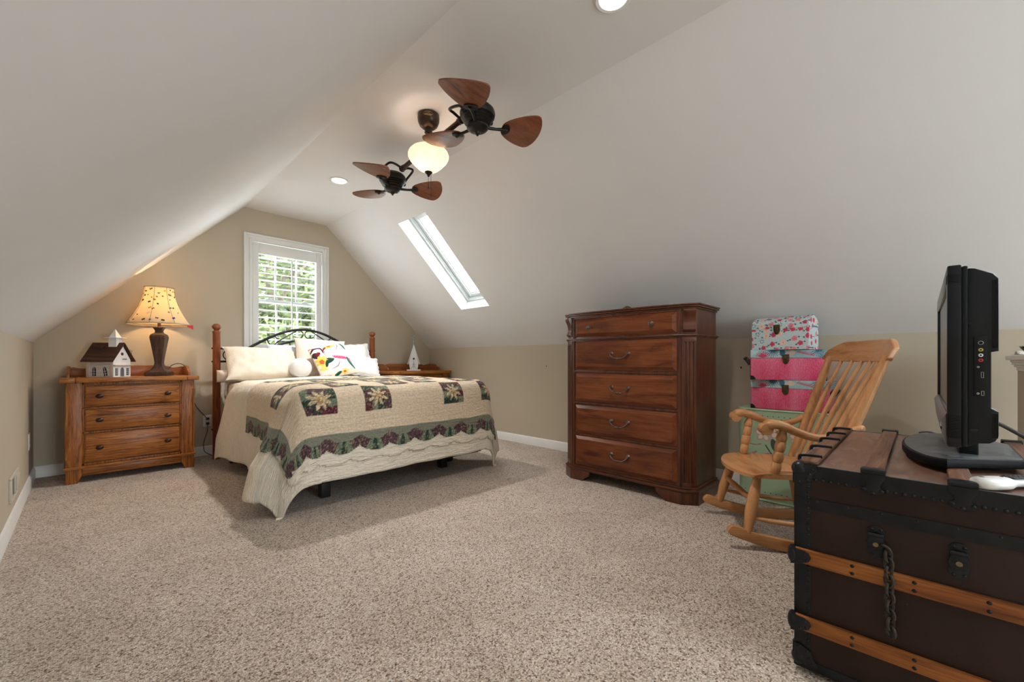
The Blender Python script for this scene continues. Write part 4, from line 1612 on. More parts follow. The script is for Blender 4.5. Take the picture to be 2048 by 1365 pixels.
# star on the roof
g = G()
u_ = Vector((0, -1, -0.96)).normalized()
for i in range(7):
    a = i * 0.9
    g.tube([Vector((-0.005, -0.055, 0.2505)), Vector((-0.005, -0.055, 0.2505)) + Vector((math.cos(a) * 0.026, 0, 0)) + u_ * math.sin(a) * 0.026], [0.003, 0.0008], 5)
g.build('wire_star', M_BLK, ch)

# ------------------------------------------------------------------ white birdhouse on the right dresser
M_VERD = plain('verdigris_metal', (0.34, 0.42, 0.36), 0.6, 0.4, var=0.3, vscale=60)
bh = thing('birdhouse', 'tall white birdhouse with pointed roof and grey green finial on the far right dresser', 'birdhouse', (3.235, 5.10, 0.853), R(-32.3))
g = G().bx(-0.095, 0.095, -0.065, 0.065, 0, 0.014, 0.003)
g.build('base', M_PORCH, bh)
g = G()
g.prism([(-0.050, 0.014), (0.050, 0.014), (0.066, 0.105), (0.002, 0.345), (-0.002, 0.345), (-0.066, 0.105)], -0.045, 0.045, 'xz')
g.build('body', M_PORCH, bh)
for sx in (-1, 1):
    g = G()
    g.prism([(0, 0.368), (sx * 0.088, 0.088), (sx * 0.080, 0.084), (0, 0.342)], -0.058, 0.058, 'xz')
    g.build('roof', M_PORCH, bh)
g = G()
g.prism([(0.014 * math.cos(2 * PI * i / 18), 0.165 + 0.014 * math.sin(2 * PI * i / 18)) for i in range(18)], -0.0465, -0.045, 'xz')
g.build('entry_hole', M_DARK, bh)
g = G()


def curl(cx, cz, r_, a0_, a1_, y=-0.047, rad=0.0022):
    g.tube([(cx + r_ * (1 - 0.05 * i) * math.cos(R(a0_ + (a1_ - a0_) * i / 12)), y, cz + r_ * (1 - 0.05 * i) * math.sin(R(a0_ + (a1_ - a0_) * i / 12))) for i in range(13)], rad, 6)


for sx in (-1, 1):
    curl(sx * 0.030, 0.030, 0.013, -90, -90 + sx * 330)
    curl(sx * 0.012, 0.055, 0.011, -90, -90 + sx * 300)
    curl(sx * 0.008, 0.085, 0.010, -90, -90 + sx * 320)
g.tube([(0, -0.047, 0.016), (0, -0.047, 0.130)], 0.003, 6)
g.build('scrollwork', M_VERD, bh)
g = G()
g.lathe([(0.016, 0.345), (0.014, 0.375), (0.009, 0.385), (0.012, 0.400), (0.006, 0.412), (0.005, 0.425)], 14)
for cx, cz in ((0, 0.495), (-0.024, 0.466), (0.024, 0.466), (0, 0.445)):
    g.tube([(cx + 0.015 * math.cos(2 * PI * i / 14), 0, cz + 0.015 * math.sin(2 * PI * i / 14)) for i in range(14)], 0.0045, 6, closed=True)
g.build('finial', M_VERD, bh)

# ------------------------------------------------------------------ tall chest of drawers
M_CH = wood('cherry', (0.036, 0.009, 0.004), (0.088, 0.024, 0.009), (0.135, 0.040, 0.014), 'y', 0.8, 0.33, 8, 0.05, coat=0.35)
M_CHD = wood('cherry_drawer', (0.062, 0.013, 0.004), (0.150, 0.037, 0.010), (0.220, 0.064, 0.018), 'y', 0.8, 0.34, 7, 0.05, coat=0.15)
M_CHV = wood('cherry_upright', (0.038, 0.009, 0.004), (0.088, 0.024, 0.009), (0.135, 0.040, 0.014), 'z', 0.8, 0.34, 8, 0.05, coat=0.35)
CX, CY = 3.10, 1.650
chest = thing('chest_of_drawers', 'tall dark cherry chest of five drawers with fluted corners against the right wall', 'chest of drawers', (CX, CY, 0))
X0, X1 = 2.895 - CX, 3.325 - CX
HW = 0.545
CF = 0.085   # chamfer along y
CD = 0.052   # chamfer along x


def plan(o):
    k = o * 0.42
    return [(X0 - o, -HW + CF - k), (X0 + CD - k, -HW - o), (X1 + o * 0.2, -HW - o), (X1 + o * 0.2, HW + o), (X0 + CD - k, HW + o), (X0 - o, HW - CF + k)]


g = G()
g.prism(plan(0.0), 0.115, 1.360, 'xy')
# frame rails between drawers
DZ = [(1.190, 1.340), (0.920, 1.153), (0.656, 0.889), (0.392, 0.628), (0.130, 0.372)]
for zz in (1.350, 0.9045, 0.642, 0.382):
    g.bx(X0 - 0.006, X0, -HW + CF + 0.02, HW - CF - 0.02, zz - 0.008, zz + 0.008, 0.002)
for sy in (-1, 1):
    g.bx(X0 - 0.006, X0, sy * (HW - CF), sy * (HW - CF - 0.022), 0.12, 1.36, 0.002)
g.build('body', M_CHV, chest)
g = G()
g.prism(plan(0.010), 1.356, 1.368, 'xy', bev=0.003)
g.prism(plan(0.024), 1.368, 1.381, 'xy', bev=0.005)
g.prism(plan(0.030), 1.381, 1.393, 'xy', bev=0.004)
g.build('top', M_CH, chest)
g = G()
g.prism(plan(0.010), 1.158, 1.166, 'xy', bev=0.002)
g.prism(plan(0.018), 1.166, 1.180, 'xy', bev=0.006)
g.build('waist_moulding', M_CH, chest)
g = G()
g.prism(plan(0.010), 0.104, 0.120, 'xy', bev=0.004)
g.prism(plan(0.022), 0.082, 0.104, 'xy', bev=0.006)
g.build('base_moulding', M_CH, chest)
# bracket feet
for sy in (-1, 1):
    g = G()
    yo = sy * (HW + 0.018)
    yc = sy * (HW - CF + 0.010)
    xf = X0 - 0.020
    # front bracket with a scooped inner edge
    prof = [(yc, 0), (yc - sy * 0.115, 0), (yc - sy * 0.125, 0.012), (yc - sy * 0.150, 0.030), (yc - sy * 0.168, 0.036), (yc - sy * 0.185, 0.056), (yc - sy * 0.190, 0.082), (yc, 0.082)]
    g.prism(prof, xf, xf + 0.03, 'yz', bev=0.002)
    g.prism([(xf, yc), (X0 + CD - 0.010, yo), (X0 + CD + 0.02, yo), (X0 + CD + 0.02, yo - sy * 0.03), (xf + 0.03, yc - sy * 0.02)], 0, 0.082, 'xy', bev=0.002)
    g.prism([(X0 + CD + 0.019, 0), (X1, 0), (X1, 0.082), (X0 + CD + 0.019, 0.082)], yo - sy * 0.025, yo, 'xz', bev=0.002)
    g.build('foot', M_CHV, chest)
# fluted pilasters and corbels on the canted corners
for sy in (-1, 1):
    p0 = Vector((X0, sy * (HW - CF), 0))
    p1 = Vector((X0 + CD, sy * HW, 0))
    mid = (p0 + p1) / 2
    d = (p1 - p0).normalized()
    nrm = Vector((d.y, -d.x, 0)) * (1 if sy > 0 else -1)
    if nrm.x > 0:
        nrm = -nrm
    MM = Matrix(((d.x, nrm.x, 0, mid.x), (d.y, nrm.y, 0, mid.y), (0, 0, 1, 0), (0, 0, 0, 1)))
    hwid = (p1 - p0).length / 2
    g = G()
    prof = [(-hwid + 0.004, 0.0), (-hwid + 0.004, 0.009)]
    for fx_ in (-0.024, 0.0, 0.024):
        prof += [(fx_ - 0.0075, 0.009)] + [(fx_ - 0.0075 * math.cos(a), 0.009 - 0.008 * math.sin(a)) for a in [PI * i / 6 for i in range(1, 6)]] + [(fx_ + 0.0075, 0.009)]
    prof += [(hwid - 0.004, 0.009), (hwid - 0.004, 0.0)]
    g.prism(prof, 0.150, 1.125, 'xy', MM)
    g.bx(-hwid + 0.004, hwid - 0.004, 0, 0.009, 0.120, 0.150, 0.001, MM)
    g.bx(-hwid + 0.004, hwid - 0.004, 0, 0.009, 1.125, 1.158, 0.001, MM)
    g.build('pilaster', M_CHV, chest)
    g = G()
    cp = [(0.0, 1.185)] + [(0.010 + 0.008 * 0, 1.185)]
    cp = smooth_path([(0.004, 1.196), (0.016, 1.204), (0.022, 1.215), (0.012, 1.236), (0.008, 1.262), (0.016, 1.300), (0.030, 1.330), (0.034, 1.348), (0.026, 1.356)], 4)
    poly = [(0.0, 1.196)] + cp + [(0.0, 1.356)]
    g.prism(poly, -hwid + 0.010, hwid - 0.010, 'yz', MM)
    g.build('corbel', M_CHV, chest)
M_PULL = plain('antique_pewter', (0.16, 0.12, 0.11), 0.34, 0.85, var=0.3, vscale=40)
for i, (z0, z1) in enumerate(DZ):
    g = G()
    e = HW - CF - 0.028
    g.bx(X0 - 0.004, X0 + 0.01, -e, e, z0, z1, 0.002)
    # raised field with bevelled border
    xb, xt = X0 - 0.004, X0 - 0.020
    w_, bz = e - 0.004, 0.0
    ins = 0.024
    za, zb_ = z0 + 0.004, z1 - 0.004
    vs_ = [(xb, -w_, za), (xb, w_, za), (xb, w_, zb_), (xb, -w_, zb_), (xt, -w_ + ins, za + ins), (xt, w_ - ins, za + ins), (xt, w_ - ins, zb_ - ins), (xt, -w_ + ins, zb_ - ins)]
    g.add(vs_, [(4, 5, 6, 7), (0, 1, 5, 4), (1, 2, 6, 5), (2, 3, 7, 6), (3, 0, 4, 7), (3, 2, 1, 0)])
    d = g.build('drawer', M_CHD, chest, ang=15)
    zc = (z0 + z1) / 2
    if i == 0:
        for yy in (-0.255, 0.280):
            gg = G()
            gg.lathe([(0.015, 0), (0.016, 0.003), (0.009, 0.006), (0.007, 0.014), (0.012, 0.018), (0.0175, 0.020), (0.0175, 0.024), (0.013, 0.026), (0.011, 0.025), (0.007, 0.030), (0.001, 0.031)], 22,
                     Matrix.Translation((xt, yy, zc)) @ Euler((0, R(-90), 0)).to_matrix().to_4x4())
            gg.build('knob', M_PULL, d)
    else:
        yc, hw2 = 0.006, 0.072
        gg = G()
        for sy in (-1, 1):
            gg.lathe([(0.016, 0), (0.017, 0.003), (0.012, 0.007), (0.010, 0.012), (0.012, 0.016), (0.009, 0.022), (0.001, 0.024)], 18,
                     Matrix.Translation((xt, yc + sy * hw2, zc + 0.014)) @ Euler((0, R(-90), 0)).to_matrix().to_4x4())
        path = [(xt - 0.016, yc - hw2, zc + 0.012), (xt - 0.021, yc - hw2 + 0.003, zc + 0.002), (xt - 0.027, yc - hw2 + 0.020, zc - 0.014), (xt - 0.029, yc - 0.030, zc - 0.024), (xt - 0.030, yc, zc - 0.027), (xt - 0.029, yc + 0.030, zc - 0.024), (xt - 0.027, yc + hw2 - 0.020, zc - 0.014), (xt - 0.021, yc + hw2 - 0.003, zc + 0.002), (xt - 0.016, yc + hw2, zc + 0.012)]
        sp = smooth_path(path, 5)
        nsp = len(sp)
        rr = [0.0042 + 0.0016 * math.sin(PI * k / (nsp - 1)) for k in range(nsp)]
        gg.tube(sp, rr, 10)
        for dy, r_ in ((0, 0.0105), (-0.012, 0.0085), (0.012, 0.0085), (-0.022, 0.0070), (0.022, 0.0070)):
            gg.sphere((xt - 0.030, yc + dy, zc - 0.027 + abs(dy) * 0.08), r_, n=12, m=8, s=(1, 0.55, 1))
        gg.build('handle', M_PULL, d)
# black scroll ornament lying along the top
t = thing('scroll_ornament', 'black scrolled metal ornament lying on top of the tall cherry chest', 'ornament', (3.03, 1.68, 1.393), 0)
g = G()
g.tube([(0, -0.235, 0.010), (0.004, -0.12, 0.014), (0, 0, 0.014), (0.004, 0.12, 0.014), (0, 0.235, 0.010)], 0.0075, 8)
for sy in (-1, 1):
    for k_ in range(3):
        c_ = sy * (0.05 + 0.07 * k_)
        g.tube([(0.025 + 0.022 * math.cos(2 * PI * i / 12), c_ + 0.028 * math.sin(2 * PI * i / 12), 0.012) for i in range(12)], 0.006, 6, closed=True)
g.build('scroll', M_IRON, t)
g = G()
g.sphere((0.0, 0.0, 0.024), 0.016, n=14, m=8, s=(1, 1.5, 1.0))
g.tube([(0, -0.045, 0.016), (0, -0.02, 0.028), (0, 0, 0.036), (0, 0.02, 0.028), (0, 0.045, 0.016)], 0.005, 6)
g.build('boss', plain('old_gilt', (0.12, 0.08, 0.03), 0.4, 0.6), t)

# ------------------------------------------------------------------ twin ceiling fan
M_BRZ = plain('oiled_bronze', (0.055, 0.032, 0.022), 0.36, 0.7, var=0.25)
M_BRZD = plain('dark_bronze_motor', (0.022, 0.019, 0.017), 0.38, 0.6, var=0.2)
M_BLADE = wood('blade_wood', (0.13, 0.035, 0.014), (0.22, 0.065, 0.026), (0.28, 0.09, 0.038), 'x', 1.0, 0.22, 9, 0.02, coat=0.8)
FX, FY = 1.664, 2.437
fan = thing('ceiling_fan', 'bronze twin ceiling fan, two motors on a bar with a lit glass bowl between', 'ceiling fan', (FX, FY, CEIL))
g = G().lathe([(0.062, 0.0), (0.073, -0.004), (0.075, -0.025), (0.072, -0.050), (0.061, -0.076), (0.042, -0.093), (0.030, -0.098), (0.016, -0.099)], 36)
cn = g.build('canopy', M_BRZ, fan)
g = G()
# oval maker's badge on the canopy: raised rim and two lines of tiny relief lettering
bd = Vector((-0.60, -0.80, 0)).normalized()
bh_ = Vector((bd.y, -bd.x, 0))
MM = Matrix(((bh_.x, 0, bd.x, bd.x * 0.0735), (bh_.y, 0, bd.y, bd.y * 0.0735), (0, 1, 0, -0.028), (0, 0, 0, 1)))
g.tube([(0.030 * math.cos(2 * PI * i / 30), 0.013 * math.sin(2 * PI * i / 30), 0.000 - 0.0065 * math.cos(2 * PI * i / 30) ** 2) for i in range(30)], 0.0014, 6, closed=True, M=MM)
for r_, (zz, n_) in enumerate(((0.004, 5), (-0.005, 8))):
    for i in range(n_):
        xx = (i - (n_ - 1) / 2) * 0.0052
        g.box((xx, zz, 0.0004 - 0.0065 * (xx / 0.03) ** 2), (0.0032, 0.0046 + 0.001 * ((i * 7) % 3), 0.0016), 0.0004, MM)
g.build('badge', plain('brass_badge', (0.55, 0.40, 0.20), 0.35, 0.8), cn)
g = G()
g.tube([(0, 0, -0.116), (0, 0, -0.20)], 0.0135, 16)
g.lathe([(0.028, -0.125), (0.026, -0.112), (0.018, -0.108)], 24)
g.build('downrod', M_BRZ, fan)
g = G().lathe([(0.016, -0.185), (0.030, -0.192), (0.046, -0.205), (0.056, -0.222), (0.060, -0.245), (0.060, -0.262), (0.070, -0.268), (0.070, -0.276), (0.02, -0.278)], 36)
g.build('hub', M_BRZ, fan)
# frosted glass bowl, open at the top
m, nt, b = new_mat('alabaster_glass')
nn = tex_noise(nt, coords(nt), 9.0, 5, 0.6, 1.0)
cr = ramp(nt, nn.outputs['Fac'], [(0.3, (0.92, 0.72, 0.54)), (0.7, (1.0, 0.88, 0.74))])
nt.links.new(cr.outputs['Color'], b.inputs['Base Color'])
nt.links.new(cr.outputs['Color'], b.inputs['Emission Color'])
b.inputs['Emission Strength'].default_value = 0.18
b.inputs['Roughness'].default_value = 0.3
tl = nd(nt, 'ShaderNodeBsdfTranslucent', Color=(1.0, 0.83, 0.64, 1))
mx = nt.nodes.new('ShaderNodeMixShader')
mx.inputs[0].default_value = 0.45
nt.links.new(b.outputs[0], mx.inputs[1])
nt.links.new(tl.outputs[0], mx.inputs[2])
nt.links.new(mx.outputs[0], nt.nodes['Material Output'].inputs['Surface'])
M_BOWL = m
g = G().lathe([(0.118, -0.246), (0.132, -0.262), (0.139, -0.280), (0.138, -0.294), (0.126, -0.318), (0.099, -0.348), (0.068, -0.376), (0.036, -0.394), (0.006, -0.400)], 48, cap0=False)
bw = g.build('bowl', M_BOWL, fan, ang=180)
so = bw.modifiers.new('thickness', 'SOLIDIFY')
so.thickness = 0.004
g = G().lathe([(0.006, -0.390), (0.026, -0.394), (0.027, -0.400), (0.018, -0.408), (0.010, -0.416), (0.009, -0.422), (0.006, -0.427), (0.001, -0.429)], 24)
g.build('finial', M_BRZD, fan)
for dx, zl in ((-0.010, -0.49), (0.012, -0.54)):
    g = G()
    g.tube([(dx, -0.012, -0.402), (dx, -0.012, zl)], 0.0013, 6)
    g.lathe([(0.001, zl - 0.03), (0.004, zl - 0.025), (0.003, zl - 0.008), (0.0012, zl)], 10, MX((dx, -0.012, 0)))
    g.build('pull_chain', M_BRZ, fan)
M_BULBF = plain('fan_bulb_glow', (1, 0.95, 0.9), 0.4, var=0, emit=(1.0, 0.88, 0.72), es=4.0)
for s in (-1, 1):
    g = G().lathe([(0.001, 0.0), (0.02, 0.012), (0.026, 0.035), (0.022, 0.055), (0.013, 0.065), (0.012, 0.085)], 18, MX((s * 0.055, 0, -0.360)))
    g.build('bulb', M_BULBF, fan)
    lamp('fan_bulb', 'POINT', (FX + s * 0.055, FY, CEIL - 0.335), 2.6, (1.0, 0.93, 0.84), shadow_soft_size=0.03)

BLADE_MESH = None


def fan_head(mx_, my_, mz_, angs, barpt):
    """one motor with yoke and three blades; coordinates relative to the fan root"""
    o = Vector((mx_ - FX, my_ - FY, mz_ - CEIL))
    MM = Matrix.Translation(o)
    g = G()
    k = 1.0
    g.lathe([(r_, z_ * 0.76 + 0.020) for r_, z_ in [(0.02, 0.085), (0.06, 0.080), (0.085, 0.066), (0.100, 0.045), (0.105, 0.020), (0.101, -0.006), (0.091, -0.013), (0.094, -0.019), (0.084, -0.029), (0.087, -0.035), (0.075, -0.047), (0.078, -0.053), (0.064, -0.066), (0.058, -0.070), (0.064, -0.078), (0.064, -0.092), (0.054, -0.106), (0.036, -0.116), (0.019, -0.120), (0.015, -0.126), (0.013, -0.137), (0.007, -0.140), (0.006, -0.150), (0.001, -0.153)]], 40, MM)
    mot = g.build('motor', M_BRZD, fan)
    for a in angs:
        A = R(a)
        BMx = MM @ Euler((0, 0, A)).to_matrix().to_4x4()
        PB = BMx @ Matrix.Translation((0.0, 0, -0.020)) @ Euler((R(-10), 0, 0)).to_matrix().to_4x4()
        # blade outline: narrow root, broad rounded shoulder, slightly pointed outer corner
        half = [(0.150, 0.0), (0.153, 0.028), (0.172, 0.058), (0.212, 0.090), (0.268, 0.120), (0.322, 0.137), (0.346, 0.135), (0.364, 0.120), (0.384, 0.068), (0.391, 0.0)]
        outl = half + [(x, -y) for x, y in half[-2:0:-1]]
        op = smooth_path(outl + [outl[0]], 4)[:-1]
        g = G()
        n_ = len(op)
        zc = lambda x, y: 0.5 * y * y
        top = [(x, y, zc(x, y) + 0.004) for x, y in op]
        bot = [(x, y, zc(x, y) - 0.004) for x, y in op]
        cx_ = 0.275
        rings = []
        vs_, fs = [], []
        for lev in (1.0, 0.66, 0.33):
            for pts, zz in ((op, 0.004), (op, -0.004)):
                for x, y in pts:
                    xx, yy = cx_ + (x - cx_) * lev, y * lev
                    vs_.append((xx, yy, zc(xx, yy) + zz))
        ct = len(vs_)
        vs_ += [(cx_, 0, 0.004), (cx_, 0, -0.004)]
        for li in range(2):
            for sd in (0, 1):
                a0_, b0_ = (li * 2 + sd) * n_, ((li + 1) * 2 + sd) * n_
                for i in range(n_):
                    q4 = (a0_ + i, a0_ + (i + 1) % n_, b0_ + (i + 1) % n_, b0_ + i)
                    fs.append(q4 if sd == 0 else q4[::-1])
        for sd in (0, 1):
            a0_ = (4 + sd) * n_
            for i in range(n_):
                t3 = (a0_ + i, a0_ + (i + 1) % n_, ct + sd)
                fs.append(t3 if sd == 0 else t3[::-1])
        for i in range(n_):
            fs.append((i, n_ + i, n_ + (i + 1) % n_, (i + 1) % n_))
        g.add(vs_, fs, PB)
        g.build('blade', M_BLADE, fan, ang=40)
        g = G()
        g.tube([BMx @ Vector((0.048, 0, -0.036)), BMx @ Vector((0.115, 0, -0.034)), PB @ Vector((0.150, 0, -0.010)), PB @ Vector((0.185, 0, -0.011))], [0.011, 0.0085, 0.010, 0.012], 10)
        pl = [(0.146 + 0.034 * (1 - math.cos(t)) * 0.5 * 1.6, 0.042 * math.sin(t)) for t in [2 * PI * i / 20 for i in range(20)]]
        g.prism(pl, -0.012, -0.0045, 'xy', PB, bev=0.002)
        g.build('blade_iron', M_BRZD, fan)
    # yoke loop from the bar end to both sides of the motor
    bp = Vector(barpt)
    d = (o - bp)
    d.z = 0
    d.normalize()
    sd = Vector((-d.y, d.x, 0))
    g = G()
    for s_ in (-1, 1):
        p0 = bp
        p1 = bp + sd * s_ * 0.055 + Vector((0, 0, 0.02))
        p2 = bp + sd * s_ * 0.100 + d * 0.02 + Vector((0, 0, 0.02))
        p3 = o + sd * s_ * 0.108 - d * 0.03 + Vector((0, 0, 0.055))
        p4 = o + sd * s_ * 0.096 + Vector((0, 0, 0.020))
        g.tube(smooth_path([p0, p1, p2, p3, p4], 5), 0.0085, 10)
    g.sphere(bp, 0.024, n=16, m=10)
    for s_ in (-1, 1):
        g.sphere(o + sd * s_ * 0.100 + Vector((0, 0, 0.018)), 0.014, n=12, m=8)
    g.build('yoke', M_BRZD, fan)


RH = (1.6226, 1.8735, 2.420)
LH = (1.7067, 2.997, 2.402)
barz = CEIL - 0.222
bdv = Vector((LH[0] - RH[0], LH[1] - RH[1], 0)).normalized()
pR = Vector((RH[0] - FX, RH[1] - FY, 2.492 - CEIL)) + bdv * 0.165
pL = Vector((LH[0] - FX, LH[1] - FY, 2.462 - CEIL)) - bdv * 0.165
g = G()
g.tube([pR, pL], 0.0165, 16)
g.tube([pR - bdv * 0.0, pR + bdv * 0.03], 0.021, 16)
g.tube([pL, pL - bdv * 0.03], 0.021, 16)
g.build('cross_bar', M_BRZ, fan)
fan_head(*RH, (-26, 94, 217), pR)
fan_head(*LH, (-24, 97, 213), pL)

# ------------------------------------------------------------------ rocking chair
M_BEECH = wood('honey_wood', (0.30, 0.115, 0.035), (0.48, 0.225, 0.092), (0.56, 0.285, 0.130), 'y', 1.0, 0.36, 7, 0.03, coat=0.1, pore=0.88)
M_BEECHX = wood('honey_wood_crest', (0.30, 0.115, 0.038), (0.48, 0.225, 0.092), (0.56, 0.285, 0.130), 'x', 1.0, 0.36, 7, 0.03, coat=0.1, pore=0.88)
M_BEECHZ = wood('honey_wood_turned', (0.30, 0.125, 0.045), (0.50, 0.235, 0.095), (0.58, 0.29, 0.125), 'z', 1.0, 0.38, 7, 0.03, coat=0.1, pore=0.88)
th = R(33)
Nn = Vector((math.cos(th), math.sin(th), 0))
Ff = Vector((-math.sin(th), math.cos(th), 0))
ro = Vector((2.527, 0.502, 0)) + Nn * 0.27
rc = thing('rocking_chair', 'honey coloured wooden rocking chair with spindle back between the tall chest and the old trunk', 'rocking chair', (ro.x, ro.y, 0), th)
RR_, RS = 1.02, -0.13


def runz(s):
    return (s - RS) ** 2 / (2 * RR_) + 0.001


for sx in (-1, 1):
    g = G()
    lo = [(s, runz(s)) for s in [0.262 - 0.80 * i / 22 for i in range(23)]]
    hi = [(s, runz(s) + 0.058) for s in [0.225 - 0.75 * i / 22 for i in range(23)]]
    tipf = [(0.262, runz(0.262)), (0.272, runz(0.27) + 0.012), (0.266, runz(0.266) + 0.030), (0.248, runz(0.248) + 0.052)]
    poly = lo + [(-0.545, runz(-0.545) + 0.03)] + hi[::-1] + tipf[::-1][:3]
    g.prism(poly, sx * 0.255 - 0.017, sx * 0.255 + 0.017, 'yz', bev=0.003)
    g.build('rocker', M_BEECH, rc)
    # front leg
    g = G()
    g.tube([(sx * 0.255, 0.172, runz(0.17) + 0.045), (sx * 0.238, 0.152, 0.19), (sx * 0.218, 0.127, 0.29), (sx * 0.200, 0.105, 0.372)], [0.020, 0.028, 0.028, 0.018], 16)
    g.build('leg', M_BEECHZ, rc)
    g = G()
    g.tube([(sx * 0.255, -0.285, runz(-0.285) + 0.045), (sx * 0.235, -0.265, 0.19), (sx * 0.215, -0.24, 0.29), (sx * 0.195, -0.215, 0.372)], [0.020, 0.028, 0.028, 0.018], 16)
    g.build('leg', M_BEECHZ, rc)
    g = G()
    g.tube([(sx * 0.244, 0.155, 0.165), (sx * 0.240, 0.06, 0.152), (sx * 0.238, -0.06, 0.140), (sx * 0.240, -0.16, 0.132), (sx * 0.243, -0.272, 0.125)], [0.008, 0.0125, 0.014, 0.0125, 0.008], 12)
    g.build('stretcher', M_BEECH, rc)
    # turned arm post
    g = G()
    prof = [(0.014, 0.0), (0.018, 0.006), (0.0215, 0.035), (0.019, 0.058), (0.0165, 0.062), (0.021, 0.070), (0.0235, 0.092), (0.020, 0.116), (0.0165, 0.119), (0.020, 0.126), (0.0225, 0.148), (0.019, 0.172), (0.0165, 0.176), (0.021, 0.184), (0.021, 0.200), (0.013, 0.232), (0.011, 0.248)]
    a_, b_ = Vector((sx * 0.240, 0.036, 0.402)), Vector((sx * 0.245, -0.004, 0.648))
    Q = (b_ - a_).to_track_quat('Z', 'Y').to_matrix().to_4x4()
    g.lathe([(r_ * 1.16, z_) for r_, z_ in prof], 20, Matrix.Translation(a_) @ Q)
    g.build('arm_post', M_BEECHZ, rc)
    g = G()
    g.tube([(sx * 0.235, -0.145, 0.395), (sx * 0.240, -0.165, 0.50), (sx * 0.245, -0.185, 0.595)], [0.008, 0.011, 0.008], 10)
    g.build('arm_spindle', M_BEECHZ, rc)
    # arm: scrolled front, dipped middle, flat rear lapping the back post
    pth = smooth_path([(sx * 0.245, 0.088, 0.646), (sx * 0.246, 0.050, 0.664), (sx * 0.246, 0.0, 0.655), (sx * 0.247, -0.06, 0.628), (sx * 0.248, -0.13, 0.603), (sx * 0.250, -0.20, 0.600), (sx * 0.254, -0.27, 0.622), (sx * 0.258, -0.33, 0.652), (sx * 0.256, -0.365, 0.662)], 5)
    n_ = len(pth)
    hw_ = [0.028 + 0.006 * math.sin(PI * min(1, i / (n_ * 0.25))) - (0.004 if i > n_ * 0.4 else 0) for i in range(n_)]
    th_ = [max(0.012, 0.027 - 0.010 * min(1, (i / n_) * 1.4)) for i in range(n_)]
    g = G()
    vs_, fs = [], []
    for i, p in enumerate(pth):
        p = Vector(p)
        t = (Vector(pth[min(i + 1, n_ - 1)]) - Vector(pth[max(i - 1, 0)])).normalized()
        u_ = Vector((1, 0, 0))
        w_ = t.cross(u_).normalized()
        end = min(1.0, math.sqrt(max(0.02, 1 - max(0, 1 - i / 3) ** 2))) * min(1.0, math.sqrt(max(0.05, 1 - max(0, 1 - (n_ - 1 - i) / 4) ** 2)))
        for j in range(16):
            a = 2 * PI * j / 16
            ca, sa_ = math.cos(a), math.sin(a)
            ca = math.copysign(abs(ca) ** 0.7, ca)
            sa_ = math.copysign(abs(sa_) ** 0.7, sa_)
            vs_.append(p + u_ * ca * hw_[i] * end + w_ * sa_ * th_[i] * end)
    for i in range(n_ - 1):
        for j in range(16):
            fs.append((i * 16 + j, i * 16 + (j + 1) % 16, (i + 1) * 16 + (j + 1) % 16, (i + 1) * 16 + j))
    fs.append(tuple(range(15, -1, -1)))
    fs.append(tuple((n_ - 1) * 16 + j for j in range(16)))
    g.add(vs_, fs)
    # the drum of the front scroll
    g.tube([(sx * 0.245 - 0.026, 0.082, 0.638), (sx * 0.245 + 0.026, 0.082, 0.638)], 0.030, 18)
    g.build('arm', M_BEECH, rc, ang=60)
    # back post
    g = G()
    g.tube(smooth_path([(sx * 0.215, -0.225, 0.395), (sx * 0.228, -0.292, 0.56), (sx * 0.240, -0.360, 0.74), (sx * 0.248, -0.418, 0.90), (sx * 0.260, -0.462, 1.02)], 5), [0.014 + 0.010 * math.sin(PI * (0.12 + 0.80 * i / 20)) for i in range(21)], 16)
    g.build('back_post', M_BEECHZ, rc)
# saddle seat
def seat_fn(top):
    def fn(a, b_):
        u, v_ = 2 * a - 1, b_
        s0, s1 = -0.255, 0.140 + 0.075 * (1 - u * u)
        wd = 0.262 - 0.035 * (1 - v_) ** 2
        x = u * wd
        y = s0 + (s1 - s0) * v_
        dish = 0.012 * math.exp(-((abs(u) - 0.45) / 0.3) ** 2) * math.exp(-((v_ - 0.45) / 0.3) ** 2)
        r_ = max(0, (v_ - 0.80) / 0.2) ** 2 * 0.012
        z = (0.405 - dish - r_) if top else (0.368 + 0.010 * max(0, (abs(u) - 0.8) / 0.2) + max(0, (v_ - 0.85) / 0.15) ** 2 * 0.006)
        return (x, y, z)
    return fn


g = G()
NU, NV = 26, 20
ft, fb = seat_fn(True), seat_fn(False)
vs_ = [ft(i / NU, j / NV) for j in range(NV + 1) for i in range(NU + 1)] + [fb(i / NU, j / NV) for j in range(NV + 1) for i in range(NU + 1)]
W_ = NU + 1
off_ = W_ * (NV + 1)
fs = []
for j in range(NV):
    for i in range(NU):
        fs.append((j * W_ + i, j * W_ + i + 1, (j + 1) * W_ + i + 1, (j + 1) * W_ + i))
        fs.append((off_ + j * W_ + i, off_ + (j + 1) * W_ + i, off_ + (j + 1) * W_ + i + 1, off_ + j * W_ + i + 1))
rim = [i for i in range(NU + 1)] + [j * W_ + NU for j in range(1, NV + 1)] + [NV * W_ + i for i in range(NU - 1, -1, -1)] + [j * W_ for j in range(NV - 1, 0, -1)]
for k in range(len(rim)):
    a_, b_ = rim[k], rim[(k + 1) % len(rim)]
    fs.append((a_, off_ + a_, off_ + b_, b_))
g.add(vs_, fs)
g.build('seat', M_BEECHX, rc, ang=50)
g = G()
g.tube([(-0.232, 0.145, 0.255), (-0.15, 0.145, 0.256), (-0.03, 0.145, 0.257), (0.0, 0.145, 0.257), (0.03, 0.145, 0.257), (0.15, 0.145, 0.256), (0.232, 0.145, 0.255)], [0.007, 0.013, 0.017, 0.014, 0.017, 0.013, 0.007], 14)
g.build('front_stretcher', M_BEECHX, rc)
g = G()
